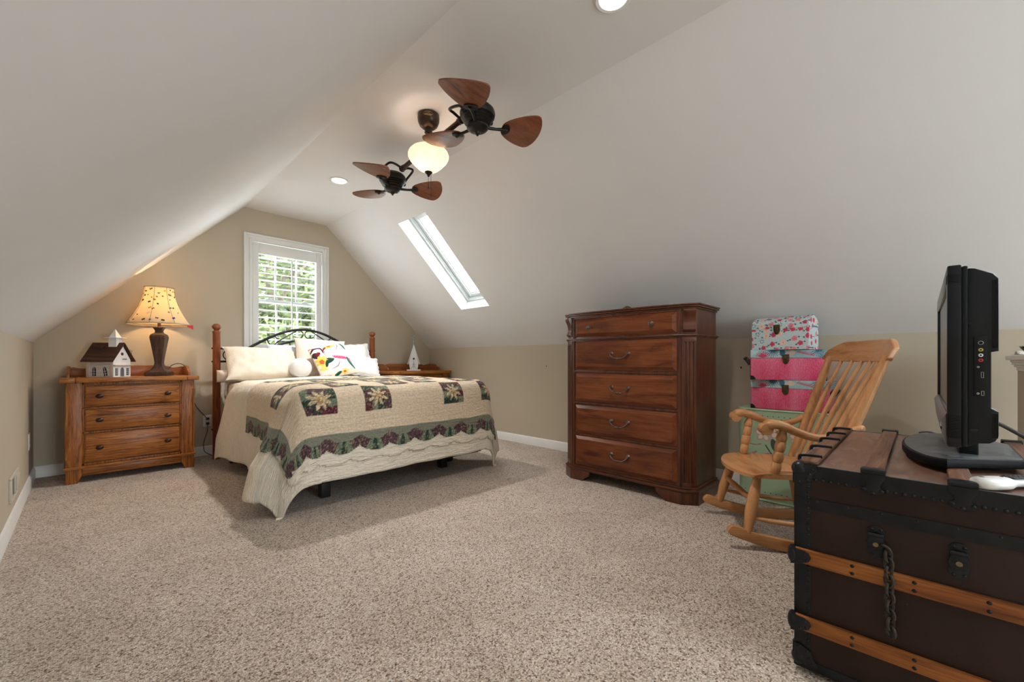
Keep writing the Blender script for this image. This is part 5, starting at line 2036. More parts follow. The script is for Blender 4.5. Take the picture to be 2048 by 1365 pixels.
g.tube([(-0.232, -0.262, 0.22), (0, -0.262, 0.222), (0.232, -0.262, 0.22)], [0.007, 0.014, 0.007], 14)
g.build('back_stretcher', M_BEECHX, rc)
# crest rail and spindles


def crest_s(x):
    return -0.464 - 0.060 * (1 - (x / 0.27) ** 2)


for i in range(6):
    f = i / 5 * 2 - 1
    x0_, x1_ = f * 0.146, f * 0.190
    s1_ = crest_s(x1_) - 0.0
    p0, p2 = Vector((x0_, -0.232, 0.395)), Vector((x1_, s1_, 1.005))
    g = G()
    pts_ = [p0 + (p2 - p0) * t + Vector((0, 0.012 * math.sin(PI * t), 0)) for t in [k / 10 for k in range(11)]]
    g.tube(pts_, [0.0075 + 0.0055 * math.sin(PI * (0.05 + 0.85 * (k / 10) ** 0.8)) for k in range(11)], 12)
    g.build('spindle', M_BEECHZ, rc)
g = G()
vs_, fs = [], []
NX = 28
for i in range(NX + 1):
    x = -0.303 + 0.606 * i / NX
    ax = abs(x) / 0.303
    s = crest_s(x)
    zt = 1.112 - 0.004 * ax - 0.050 * max(0, (ax - 0.62) / 0.38) ** 1.6
    zb = 0.990 + 0.006 * ax ** 2 + 0.012 * max(0, (ax - 0.85) / 0.15) ** 2
    lean_ = 0.030
    for (z, dy) in ((zb, -0.015), (zb, 0.015), (zt, 0.013 - lean_), (zt, -0.013 - lean_)):
        vs_.append((x, s + dy, z))
for i in range(NX):
    for j in range(4):
        fs.append((i * 4 + j, i * 4 + (j + 1) % 4, (i + 1) * 4 + (j + 1) % 4, (i + 1) * 4 + j))
fs += [(3, 2, 1, 0), tuple(NX * 4 + j for j in range(4))]
g.add(vs_, fs)
cr_ = g.build('crest_rail', M_BEECHX, rc, ang=40)
bv = cr_.modifiers.new('soft_edges', 'BEVEL')
bv.width = 0.005
bv.segments = 2
bv.limit_method = 'ANGLE'
bv.angle_limit = R(50)

# ------------------------------------------------------------------ green tin hamper
m, nt, b = new_mat('hamper_paint')
a = nt.nodes.new('ShaderNodeVertexColor')
a.layer_name = 'print'
nt.links.new(a.outputs['Color'], b.inputs['Base Color'])
b.inputs['Roughness'].default_value = 0.35
M_TIN = m
HXc, HYc = 3.500, 0.682
tin = thing('tin_hamper', 'tall pale green painted tin hamper with a flower spray behind the rocking chair', 'hamper', (HXc, HYc, 0))
HWD, HDP, HH = 0.288, 0.145, 0.648


def tin_pt(a, z):
    """super-ellipse plan, a = 0 faces the room (-x)"""
    k = 1.0 + 0.02 * (z / HH)
    c_, s_ = math.cos(a), math.sin(a)
    n_ = 4.5
    r_ = (abs(c_ / HDP) ** n_ + abs(s_ / HWD) ** n_) ** (-1 / n_)
    return Vector((-r_ * c_ * k, r_ * s_ * k, z))


g = G()
NA, NZ = 420, 200
g.grid(lambda a, t: tin_pt(2 * PI * a, 0.004 + (HH - 0.008) * t), NA, NZ, wrap=True)
o = g.build('body', M_TIN, tin, ang=180)
V_ = np.array([v_.co[:] for v_ in o.data.vertices])
y_, z_ = V_[:, 1], V_[:, 2]
front = V_[:, 0] < -HDP * 0.8
c = np.tile(np.array(srgb(164, 190, 156)), (len(y_), 1))


def tb(cy, cz, ry, rz_, rot, colr):
    a_ = R(rot)
    p = (y_ - cy) * math.cos(a_) + (z_ - cz) * math.sin(a_)
    q_ = -(y_ - cy) * math.sin(a_) + (z_ - cz) * math.cos(a_)
    c[front & (np.hypot(p / ry, q_ / rz_) < 1)] = np.array(srgb(*colr))


def ts(pts, wd, colr):
    for (a_, b_) in smooth_path(pts, 14):
        c[front & (np.hypot(y_ - a_, z_ - b_) < wd)] = np.array(srgb(*colr))


# y grows to the left in the picture
def flower(cy, cz, s, n_=5, rose=(196, 150, 146), pale=(226, 206, 190)):
    for i in range(n_):
        a_ = 360 / n_ * i + 20
        tb(cy + s * 0.62 * math.cos(R(a_)), cz + s * 0.62 * math.sin(R(a_)), s * 0.48, s * 0.36, a_, rose)
    for i in range(n_):
        a_ = 360 / n_ * i + 20
        tb(cy + s * 0.55 * math.cos(R(a_)), cz + s * 0.55 * math.sin(R(a_)), s * 0.34, s * 0.25, a_, pale)
    tb(cy, cz, s * 0.2, s * 0.2, 0, (150, 120, 80))


ts([(0.10, 0.40), (0.06, 0.34), (-0.02, 0.28), (-0.10, 0.22)], 0.004, (50, 56, 44))
ts([(0.02, 0.46), (0.0, 0.38), (-0.04, 0.29)], 0.003, (50, 56, 44))
flower(0.115, 0.478, 0.052)
flower(0.030, 0.500, 0.052)
flower(-0.085, 0.470, 0.045)
tb(0.048, 0.405, 0.020, 0.045, -14, (70, 76, 66))
tb(-0.002, 0.415, 0.018, 0.040, 18, (84, 90, 80))
tb(-0.190, 0.345, 0.050, 0.022, -18, (74, 84, 36))
tb(-0.185, 0.350, 0.030, 0.008, -18, (128, 120, 60))
for i in range(6):
    a_ = -70 + 28 * i
    tb(-0.125 + 0.045 * math.cos(R(a_ + 90)), 0.325 + 0.045 * math.sin(R(a_ + 90)), 0.028, 0.012, a_ + 90, (222, 190, 178))
for i in range(5):
    tb(0.17 - 0.040 * i, 0.340 - 0.012 * (i % 2), 0.020, 0.0065, -30 + 8 * i, (180, 120, 116))
    tb(0.16 - 0.040 * i, 0.300 + 0.010 * (i % 2), 0.022, 0.009, 50 + 12 * i, (220, 196, 182))
ts([(0.20, 0.40), (0.17, 0.395), (0.13, 0.405)], 0.003, (170, 96, 96))
ts([(-0.16, 0.44), (-0.20, 0.43), (-0.24, 0.425)], 0.0035, (170, 96, 96))
ts([(-0.13, 0.17), (-0.15, 0.13)], 0.004, (60, 66, 50))
# rows of punched air holes
for k in range(16):
    yy = -0.26 + 0.033 * k
    for dz_ in (0, 0.018):
        tb(yy + (0.016 if dz_ else 0), 0.585 + dz_, 0.0036, 0.0036, 0, (40, 46, 38))
    tb(yy, 0.066, 0.0036, 0.0036, 0, (40, 46, 38))
paint_verts(o, c)
M_TINE = plain('hamper_rim', srgb(170, 196, 162), 0.35)
g = G()
g.tube([tin_pt(2 * PI * i / 96, HH - 0.002) * 1.0 + Vector((0, 0, 0)) for i in range(96)], 0.006, 8, closed=True)
g.add([tin_pt(2 * PI * i / 96, HH + 0.002) for i in range(96)], [tuple(range(96))])
g.build('lid', M_TINE, tin)
g = G()
g.tube([tin_pt(2 * PI * i / 96, 0.008) for i in range(96)], 0.008, 8, closed=True)
g.build('base_rim', M_TINE, tin)

# ------------------------------------------------------------------ stacked cases
M_LATCH = plain('antique_brass', (0.10, 0.075, 0.035), 0.38, 0.75, var=0.4, vscale=60)
M_STRAP = plain('brown_leather', (0.035, 0.022, 0.016), 0.6)


def case_mat(name, kind):
    m, nt, b = new_mat(name)
    v = coords(nt)
    if kind == 'pink':
        wv = nd(nt, 'ShaderNodeTexWave', Scale=34.0, Distortion=7.0, Detail=3.0)
        wv.inputs['Detail Scale'].default_value = 3.0
        wv.bands_direction = 'Y'
        nt.links.new(v, wv.inputs['Vector'])
        n2 = tex_noise(nt, v, 130, 2, 0.7)
        mu = nd(nt, 'ShaderNodeMath', operation='MULTIPLY')
        nt.links.new(wv.outputs['Fac'], mu.inputs[0])
        nt.links.new(n2.outputs['Fac'], mu.inputs[1])
        cc_ = ramp(nt, mu.outputs[0], [(0.18, srgb(214, 42, 98)), (0.36, srgb(226, 84, 126)), (0.55, srgb(236, 150, 172))]).outputs['Color']
        n3 = tex_noise(nt, coords(nt, (1, 5, 1)), 1.6, 2)
        cc_ = mixc(nt, 0.5, cc_, ramp(nt, n3.outputs['Fac'], [(0.35, srgb(224, 40, 98)), (0.65, srgb(238, 150, 176))]).outputs['Color'])
        nt.links.new(cc_, b.inputs['Base Color'])
    b.inputs['Roughness'].default_value = 0.55
    return m


M_PINKC = case_mat('pink_ikat', 'pink')


M_ROSE = vcol_mat('rose_print', 0.5, 0.0, 60)


def dense_box(name, prof, y0, y1, step=0.0032, parent=None):
    """closed profile in xz swept along y, finely divided so a print can be laid on it"""
    pts = []
    n_ = len(prof)
    for i in range(n_):
        a_, b_ = np.array(prof[i]), np.array(prof[(i + 1) % n_])
        k = max(1, int(np.hypot(*(b_ - a_)) / step))
        for j in range(k):
            pts.append(a_ + (b_ - a_) * j / k)
    ny = int((y1 - y0) / step)
    m_ = len(pts)
    gg = G()
    vs_ = [(p[0], y0 + (y1 - y0) * j / ny, p[1]) for j in range(ny + 1) for p in pts]
    fs = [(j * m_ + i, j * m_ + (i + 1) % m_, (j + 1) * m_ + (i + 1) % m_, (j + 1) * m_ + i) for j in range(ny) for i in range(m_)]
    gg.add(vs_, fs)
    # ends as shrinking rings
    cx_, cz_ = np.mean([p[0] for p in prof]), (min(p[1] for p in prof) + max(p[1] for p in prof)) / 2
    for yy in (y0, y1):
        lev = [1 - i / 18 for i in range(19)]
        vs_ = [(cx_ + (p[0] - cx_) * l_, yy, cz_ + (p[1] - cz_) * l_) for l_ in lev for p in pts]
        fs = [(i * m_ + j, i * m_ + (j + 1) % m_, (i + 1) * m_ + (j + 1) % m_, (i + 1) * m_ + j) for i in range(18) for j in range(m_)]
        gg.add(vs_, fs)
    o = gg.build(name, M_ROSE, parent, ang=30)
    return o


def palm_print(o, z0, lid, W):
    V_ = np.array([v_.co[:] for v_ in o.data.vertices])
    y, z, x = V_[:, 1], (V_[:, 2] - z0) / lid, V_[:, 0]
    zz = z * lid
    # the print runs on over the edge and across the top
    s = np.where(zz > lid - 1e-4, lid + (x - x.min()), zz)
    c = np.tile(np.array(srgb(170, 204, 214)), (len(V_), 1))
    wob = np.sin(y * 37) + np.sin(s * 61 + y * 23)
    c[wob > 0.6] = np.array(srgb(190, 217, 222))

    def st(p, q, wd, colr):
        p, q = np.array(p), np.array(q)
        d_ = q - p
        t = np.clip(((y - p[0]) * d_[0] + (s - p[1]) * d_[1]) / (d_ @ d_), 0, 1)
        dist = np.hypot(y - p[0] - t * d_[0], s - p[1] - t * d_[1])
        c[dist < wd * (1 - 0.6 * t)] = np.array(srgb(*colr))

    def fan_leaf(cy, cz, r_, a0_, a1_, n_, wd, colr):
        for k in range(n_):
            a_ = R(a0_ + (a1_ - a0_) * k / (n_ - 1))
            st((cy, cz), (cy + r_ * math.cos(a_), cz + r_ * math.sin(a_)), wd, colr)

    k = W / 0.45
    fan_leaf(0.085 * k, 0.055, 0.05, 190, 350, 11, 0.0032, (58, 92, 116))
    fan_leaf(0.150 * k, 0.004, 0.045, 15, 165, 10, 0.0042, (206, 70, 104))
    fan_leaf(-0.180 * k, 0.060, 0.055, 195, 330, 10, 0.0030, (70, 108, 128))
    fan_leaf(-0.200 * k, 0.000, 0.040, 20, 160, 8, 0.0030, (110, 150, 170))
    for q_ in range(9):
        b0 = -0.060 * k - 0.010 * q_
        st((b0, 0.040 - 0.0028 * q_), (b0 - 0.012, 0.050 - 0.0028 * q_), 0.0034, (214, 110, 128))
        st((b0, 0.040 - 0.0028 * q_), (b0 - 0.014, 0.034 - 0.0028 * q_), 0.0034, (214, 110, 128))
    e = np.hypot((y + 0.020 * k) / 0.026, (s - 0.034) / 0.017)
    c[e < 1] = np.array(srgb(232, 208, 190))
    e = np.hypot((y - 0.030 * k) / 0.016, (s - 0.036) / 0.026)
    c[e < 1] = np.array(srgb(64, 118, 146))
    fan_leaf(0.0, 0.12, 0.05, 0, 330, 12, 0.0035, (80, 120, 138))
    fan_leaf(0.12 * k, 0.17, 0.05, 0, 330, 12, 0.0035, (206, 90, 118))
    paint_verts(o, c)


def flat_case(label, loc, rz, W, D, H, lid, handle_side):
    """front faces local -x; width along y"""
    t = thing('keepsake_case', label, 'storage case', loc, rz, 'decorated cases stacked on the hamper')
    g = G().bx(-D / 2, D / 2, -W / 2, W / 2, 0, H - lid - 0.001, 0.006)
    g.build('body', M_PINKC, t)
    hD = D / 2 + 0.001
    ld = dense_box('lid', [(-hD, H - lid), (hD, H - lid), (hD, H), (-hD, H)], -W / 2 - 0.001, W / 2 + 0.001, 0.0030, t)
    palm_print(ld, H - lid, lid, W)
    brass_latch(t, -D / 2 - 0.001, 0.01, H - lid)
    for sy in (-1, 1):
        g = G()
        yy, xx = sy * W / 2, -D / 2
        r_ = 0.030
        pl = [(yy, 0)] + [(yy - sy * r_ * math.cos(a), r_ * math.sin(a)) for a in [PI / 2 * i / 6 for i in range(7)]]
        g.prism(pl, xx - 0.0025, xx - 0.0005, 'yz')
        pl = [(xx, 0)] + [(xx + r_ * math.cos(a), r_ * math.sin(a)) for a in [PI / 2 * i / 6 for i in range(7)]]
        g.prism(pl, yy + sy * 0.0005, yy + sy * 0.0025, 'xz')
        g.build('corner_guard', M_BRZD, t)
    g = G()
    sy = handle_side
    zz = (H - lid) * 0.92
    g.tube(smooth_path([(-0.05, sy * (W / 2), zz - 0.035), (-0.045, sy * (W / 2 + 0.022), zz), (0, sy * (W / 2 + 0.034), zz + 0.012), (0.045, sy * (W / 2 + 0.022), zz), (0.05, sy * (W / 2), zz - 0.035)], 5), 0.0055, 8, flat=2.6)
    g.build('handle', M_STRAP, t)
    return t


def brass_latch(t, x, y, z):
    g = G()
    g.bx(x - 0.006, x, y - 0.021, y + 0.021, z - 0.004, z + 0.024, 0.003)
    g.prism([(y - 0.021, z - 0.004), (y + 0.021, z - 0.004), (y + 0.020, z - 0.022), (y + 0.012, z - 0.040), (y, z - 0.046), (y - 0.012, z - 0.040), (y - 0.020, z - 0.022)], x - 0.004, x, 'yz', bev=0.001)
    for dy in (-0.014, 0.014):
        g.sphere((x - 0.006, y + dy, z + 0.018), 0.0055, n=10, m=6)
    g.prism([(y - 0.009, z + 0.012), (y + 0.009, z + 0.012), (y + 0.011, z - 0.010), (y, z - 0.030), (y - 0.011, z - 0.010)], x - 0.011, x - 0.004, 'yz', bev=0.002)
    g.build('latch', M_LATCH, t)


flat_case('lowest pink case with a pale blue palm printed lid, resting on the green hamper', (3.520, 0.655, HH + 0.004), R(-3), 0.455, 0.25, 0.208, 0.056, -1)
flat_case('middle pink case of the stack, leather handle showing on its left end', (3.500, 0.690, HH + 0.213), R(16), 0.440, 0.22, 0.210, 0.055, 1)
# floral domed box
ft_ = thing('floral_box', 'pale blue rose printed box with domed lid on top of the stack', 'storage box', (3.450, 0.690, HH + 0.425), R(-9), 'decorated cases stacked on the hamper')
BW, BD, BHt, BHl = 0.352, 0.180, 0.145, 0.086
prof_lid = [(-BD / 2, 0.0), (-BD / 2, 0.032), (-BD / 2 + 0.022, 0.058), (-BD / 2 + 0.052, 0.072), (0, BHl), (BD / 2 - 0.052, 0.072), (BD / 2 - 0.022, 0.058), (BD / 2, 0.032), (BD / 2, 0.0)]


def rose_print(o, seed):
    rg = random.Random(seed)
    V_ = np.array([v_.co[:] for v_ in o.data.vertices])
    c = np.tile(np.array(srgb(206, 222, 224)), (len(V_), 1))
    pick = [V_[rg.randrange(len(V_))] for _ in range(900)]
    cent = []
    for p in pick:
        if all(np.linalg.norm(p - q_) > 0.039 for q_, _ in cent):
            cent.append((p, rg.random()))
    for p, h in cent:
        d = np.linalg.norm(V_ - p, axis=1)
        ax = V_ - p
        az = np.arctan2(ax[:, 2], ax[:, 1] + ax[:, 0] * 0.7)
        if h < 0.80:
            r0 = 0.0165 + 0.006 * h
            big, mid_, drk = ((214, 44, 84), (232, 100, 128), (150, 24, 56)) if h < 0.38 else (((236, 128, 146), (246, 176, 180), (206, 70, 100)) if h < 0.64 else ((246, 206, 186), (250, 226, 208), (230, 150, 140)))
            c[d < r0 * (0.88 + 0.12 * np.cos(5 * az))] = np.array(srgb(*big))
            sw = (d < r0 * 0.9) & (((d / r0) * 3 + az / (2 * PI) * 2) % 1.0 < 0.38)
            c[sw] = np.array(srgb(*mid_))
            c[d < r0 * 0.16] = np.array(srgb(*drk))
            for s_ in (-1, 1):
                q_ = p + np.array([-0.5, 1, 0]) * 0.0 + np.array([0, s_ * r0 * 1.35, -s_ * r0 * 0.5])
                dl_ = np.hypot((V_[:, 1] - q_[1]) / 1.4, (V_[:, 2] - q_[2]))
                near = d < 0.055
                c[near & (dl_ < 0.0048) & (d > r0 * 0.95)] = np.array(srgb(70, 118, 132))
        else:
            for kk in range(6):
                a_ = kk * 1.1 + h * 9
                q1, q2 = p[1] + 0.012 * math.cos(a_), p[2] + 0.012 * math.sin(a_)
                dl_ = np.hypot(V_[:, 1] - q1, V_[:, 2] - q2)
                c[(d < 0.03) & (dl_ < 0.0034)] = np.array(srgb(*((40, 50, 70) if kk % 2 else (84, 140, 156))))
    paint_verts(o, c)


ob = dense_box('body', [(-BD / 2, 0), (BD / 2, 0), (BD / 2, BHt), (-BD / 2, BHt)], -BW / 2, BW / 2, 0.0032, ft_)
rose_print(ob, 5)
ol = dense_box('lid', prof_lid, -BW / 2 - 0.001, BW / 2 + 0.001, 0.0032, ft_)
for v_ in ol.data.vertices:
    v_.co.z += BHt + 0.001
rose_print(ol, 8)
brass_latch(ft_, -BD / 2, 0.012, BHt + 0.004)

# ------------------------------------------------------------------ old steamer trunk
TX0, TX1, TY0, TY1, TZ0, TZ1 = 1.605, 2.555, -0.465, 0.292, 0.018, 0.664
TXc, TYc = (TX0 + TX1) / 2, (TY0 + TY1) / 2
trunk = thing('steamer_trunk', 'old dark brown steamer trunk with black metal corners and wooden slats in the right foreground', 'trunk', (TXc, TYc, 0))
TM = Matrix.Translation((-TXc, -TYc, 0))
m, nt, b = new_mat('trunk_canvas')
v = coords(nt)
n1 = tex_noise(nt, v, 5.0, 6, 0.6)
c1 = ramp(nt, n1.outputs['Fac'], [(0.3, (0.022, 0.011, 0.008)), (0.7, (0.036, 0.018, 0.013))]).outputs['Color']
n2 = tex_noise(nt, coords(nt, (1, 1, 2.5)), 46.0, 2, 0.5)
chip = ramp(nt, n2.outputs['Fac'], [(0.775, (0, 0, 0)), (0.80, (1, 1, 1))]).outputs['Color']
nt.links.new(mixc(nt, chip, c1, (0.22, 0.16, 0.11)), b.inputs['Base Color'])
b.inputs['Roughness'].default_value = 0.5
b.inputs['Specular IOR Level'].default_value = 0.22
bump(nt, b, tex_noise(nt, v, 300, 2).outputs['Fac'], 0.15, 0.002)
M_TRUNK = m
M_TTOP = None
m, nt, b = new_mat('trunk_top_tin')
n1 = tex_noise(nt, coords(nt, (2.0, 9, 1)), 3.0, 6, 0.65, 0.8)
c1 = ramp(nt, n1.outputs['Fac'], [(0.28, (0.080, 0.036, 0.024)), (0.48, (0.15, 0.074, 0.050)), (0.72, (0.24, 0.150, 0.108))]).outputs['Color']
n2 = tex_noise(nt, coords(nt, (1.2, 9, 1)), 6.0, 4, 0.6)
c1 = mixc(nt, ramp(nt, n2.outputs['Fac'], [(0.58, (0, 0, 0)), (0.66, (1, 1, 1))]).outputs['Color'], c1, (0.13, 0.040, 0.024))
nt.links.new(c1, b.inputs['Base Color'])
b.inputs['Roughness'].default_value = 0.36
M_TTOP = m
M_SLATD = wood('trunk_slat_worn', (0.055, 0.022, 0.012), (0.125, 0.052, 0.028), (0.21, 0.105, 0.062), 'x', 1.2, 0.5, 12, 0.2)
M_SLATF = wood('trunk_slat', (0.11, 0.028, 0.007), (0.27, 0.085, 0.018), (0.36, 0.13, 0.030), 'y', 1.0, 0.42, 12, 0.2)
M_TBLK = plain('japanned_metal', (0.010, 0.011, 0.013), 0.36, 0.25, var=0.35, spec=0.35, vscale=22, bmp=0.06, bscale=60)
g = G().bx(TX0, TX1, TY0, TY1, TZ0 + 0.012, 0.545, 0.004, TM)
g.build('body', M_TRUNK, trunk)
g = G()
g.bx(TX0, TX1, TY0, TY1, 0.547, TZ1 - 0.003, 0.004, TM)
lid = g.build('lid', M_TRUNK, trunk)
g = G().bx(TX0 + 0.006, TX1 - 0.006, TY0 + 0.006, TY1 - 0.006, TZ1 - 0.003, TZ1 + 0.0005, 0, TM)
g.build('lid_panel', M_TTOP, lid)


def rivet(gg, x, y, z, r_=0.0042, ax='x'):
    s = {'x': (0.55, 1, 1), 'y': (1, 0.55, 1), 'z': (1, 1, 0.55)}[ax]
    gg.sphere((x, y, z), r_, TM, n=8, m=5, s=s)


# black metal binding: every edge, and the band over the lid joint
g = G()
e = 0.0022
for x_, sg in ((TX0, -1), (TX1, 1)):
    g.bx(x_ - e, x_ + e, TY0, TY1, 0.620, TZ1 + e, 0.001, TM)
    g.bx(x_ - e, x_ + e, TY0, TY1, 0.528, 0.564, 0.001, TM)
    g.bx(x_ - e, x_ + e, TY0, TY1, TZ0, TZ0 + 0.030, 0.001, TM)
for y_, sg in ((TY0, -1), (TY1, 1)):
    g.bx(TX0, TX1, y_ - e, y_ + e, 0.620, TZ1 + e, 0.001, TM)
    g.bx(TX0, TX1, y_ - e, y_ + e, 0.528, 0.564, 0.001, TM)
    g.bx(TX0, TX1, y_ - e, y_ + e, TZ0, TZ0 + 0.030, 0.001, TM)
    for x_ in (TX0, TX1):
        sx = 1 if x_ == TX0 else -1
        sy = 1 if y_ == TY0 else -1
        g.bx(x_ - e * 0.6, x_ + e * 0.6, y_, y_ + sy * 0.042, TZ0, TZ1, 0.0005, TM)
        g.bx(x_, x_ + sx * 0.042, y_ - e * 0.6, y_ + e * 0.6, TZ0, TZ1, 0.0005, TM)
for k in range(38):
    yy = TY1 - 0.055 - k * 0.0185
    if yy > TY0 + 0.03:
        rivet(g, TX0 - e, yy, 0.6235, 0.0050)
for k in range(34):
    rivet(g, TX0 - e, TY1 - 0.036, 0.06 + k * 0.0168, 0.0042)
    rivet(g, TX0 - e, TY0 + 0.036, 0.06 + k * 0.0168, 0.0042)
for k in range(10):
    rivet(g, TX0 - e, TY1 - 0.06 - k * 0.075, 0.556, 0.0036)
g.build('edge_binding', M_TBLK, trunk)
g = G()
g.bx(TX0, TX0 + 0.010, TY0, TY1, TZ1 + 0.0005, TZ1 + 0.003, 0.001, TM)
g.bx(TX1 - 0.010, TX1, TY0, TY1, TZ1 + 0.0005, TZ1 + 0.003, 0.001, TM)
g.bx(TX0, TX1, TY1 - 0.010, TY1, TZ1 + 0.0005, TZ1 + 0.003, 0.001, TM)
g.build('top_binding', plain('worn_tin_edge', (0.16, 0.155, 0.15), 0.4, 0.6, var=0.4, vscale=30), lid)
# slats on the lid
SL = [0.256, 0.100, -0.078, -0.255, -0.428]
for i, yy in enumerate(SL):
    g = G().bx(TX0 + 0.008, TX1 - 0.008, yy - 0.0235, yy + 0.0235, TZ1 + 0.001, TZ1 + 0.0145, 0.004, TM)
    s = g.build('lid_slat', M_SLATD, trunk)
    if 0 < i < 4:
        # knuckle clamps over both slat ends
        for xx, sx in ((TX0, -1), (TX1, 1)):
            g = G()
            prof = []
            for w_, zz in ((0.028, TZ1 + 0.018), (0.027, 0.655), (0.017, 0.640), (0.016, 0.632), (0.026, 0.622), (0.026, 0.616), (0.012, 0.609)):
                prof.append((w_, zz))
            poly = [(yy + w_, zz) for w_, zz in prof] + [(yy - w_, zz) for w_, zz in prof[::-1]]
            g.prism(poly, xx + sx * 0.003, xx + sx * 0.008, 'yz', TM, bev=0.002)
            g.box((xx + sx * (-0.006), yy, TZ1 + 0.012), (0.034, 0.056, 0.016), 0.006, TM)
            g.tube([(xx + sx * 0.006, yy - 0.026, TZ1 + 0.012), (xx + sx * 0.006, yy + 0.026, TZ1 + 0.012)], 0.0085, 12, M=TM)
            for dy, zz in ((-0.019, 0.622), (0.019, 0.622), (0.0, 0.613)):
                rivet(g, xx + sx * 0.008, yy + dy, zz, 0.0050)
            for dy in (-0.018, 0.0, 0.018):
                rivet(g, xx - sx * 0.018, yy + dy, TZ1 + 0.0175, 0.0042, 'z')
            g.build('clamp', M_TBLK, s)
    if i in (0, 4):
        for xx in (1.690, 1.900, 2.108, 2.290, 2.462):
            g = G()
            sy = 1 if i == 0 else -1
            pts = [(xx, yy + sy * 0.037, TZ1 - 0.02), (xx, yy + sy * 0.0375, TZ1 + 0.008), (xx, yy + sy * 0.030, TZ1 + 0.0165), (xx, yy, TZ1 + 0.0175), (xx + 0.004, yy - sy * 0.024, TZ1 + 0.0165)]
            g.tube(smooth_path(pts, 4), 0.0052, 8, M=TM, flat=0.6)
            g.build('hoop', M_TBLK, s)
# slats round the body front
for z0, z1 in ((0.354, 0.401), (0.142, 0.188)):
    g = G()
    g.bx(TX0 - 0.015, TX0, TY0 - 0.004, TY1 + 0.004, z0, z1, 0.004, TM)
    s = g.build('front_slat', M_SLATF, trunk)
    g = G()
    for yy in (0.146, 0.013, -0.123, -0.30):
        for dz in (-0.011, 0.011):
            rivet(g, TX0 - 0.015, yy, (z0 + z1) / 2 + dz, 0.0052)
    g.build('nail', M_TBLK, s)
    for yc, sy in ((TY1, 1), (TY0, -1)):
        g = G()
        zc = (z0 + z1) / 2
        poly = [(yc + sy * 0.008, zc + 0.032), (yc - sy * 0.010, zc + 0.020), (yc - sy * 0.028, zc + 0.019), (yc - sy * 0.040, zc + 0.014), (yc - sy * 0.046, zc), (yc - sy * 0.040, zc - 0.012), (yc - sy * 0.020, zc - 0.022), (yc + sy * 0.008, zc - 0.030)]
        g.prism(poly, TX0 - 0.021, TX0 - 0.014, 'yz', TM, bev=0.002)
        g.sphere((TX0 - 0.008, yc + sy * 0.004, zc), 0.026, TM, n=16, m=10, s=(0.7, 0.55, 1.15))
        for dy, dz in ((0.030, 0.010), (0.034, -0.008), (0.018, -0.014)):
            rivet(g, TX0 - 0.021, yc - sy * dy, zc + dz, 0.0042)
        g.build('clamp', M_TBLK, s)
# ball corners
for x_, sx in ((TX0, 1), (TX1, -1)):
    for y_, sy in ((TY0, 1), (TY1, -1)):
        for zc, up in ((TZ1, -1), (TZ0 + 0.012, 1)):
            g = G()
            g.sphere((x_ + sx * 0.013, y_ + sy * 0.013, zc + up * 0.014), 0.0245, TM, n=18, m=12)
            n_ = [(0, 0), (0.058, 0), (0.062, 0.012), (0.050, 0.026), (0.046, 0.046), (0.030, 0.054), (0.014, 0.062), (0, 0.060)]
            g.prism([(y_ + sy * a_, zc + up * b_) for a_, b_ in n_], x_ - sx * 0.006, x_ + sx * 0.001, 'yz', TM, bev=0.002)
            g.prism([(x_ + sx * a_, zc + up * b_) for a_, b_ in n_], y_ - sy * 0.006, y_ + sy * 0.001, 'xz', TM, bev=0.002)
            if up == -1:
                g.prism([(x_ + sx * a_, y_ + sy * b_) for a_, b_ in n_], zc + 0.001, zc + 0.006, 'xy', TM, bev=0.002)
            for a_, b_ in ((0.048, 0.010), (0.034, 0.044), (0.012, 0.052), (0.040, 0.026)):
                rivet(g, x_ - sx * 0.006, y_ + sy * a_, zc + up * b_, 0.0048)
            g.build('corner', M_TBLK, trunk)
# draw latches
for yy in (0.093, -0.071, -0.345):
    g = G()
    xx = TX0 - 0.001
    g.prism([(yy + 0.020 * math.cos(a), 0.500 + 0.021 * math.sin(a)) for a in [2 * PI * i / 18 for i in range(18)]], xx - 0.004, xx, 'yz', TM, bev=0.001)
    g.prism([(yy + 0.020 * math.cos(a), 0.446 + 0.021 * math.sin(a)) for a in [2 * PI * i / 18 for i in range(18)]], xx - 0.004, xx, 'yz', TM, bev=0.001)
    g.bx(xx - 0.006, xx, yy - 0.017, yy + 0.017, 0.450, 0.498, 0.003, TM)
    g.prism([(yy - 0.015, 0.497), (yy + 0.015, 0.497), (yy + 0.017, 0.484), (yy + 0.021, 0.472), (yy + 0.018, 0.456), (yy - 0.018, 0.456), (yy - 0.021, 0.472), (yy - 0.017, 0.484)], xx - 0.016, xx - 0.005, 'yz', TM, bev=0.003)
    g.tube([(xx - 0.014, yy - 0.016, 0.496), (xx - 0.014, yy + 0.016, 0.496)], 0.005, 10, M=TM)
    for dy in (-0.010, 0.010):
        rivet(g, xx - 0.004, yy + dy, 0.510, 0.0042)
        rivet(g, xx - 0.004, yy + dy, 0.436, 0.0042)
    l_ = g.build('latch', M_TBLK, trunk)
    g = G()
    g.tube([(xx - 0.014, yy, 0.470), (xx - 0.019, yy, 0.470)], 0.0065, 12, M=TM)
    g.build('keyhole_boss', plain('old_brass', (0.24, 0.17, 0.09), 0.4, 0.8, var=0.3, vscale=80), l_)
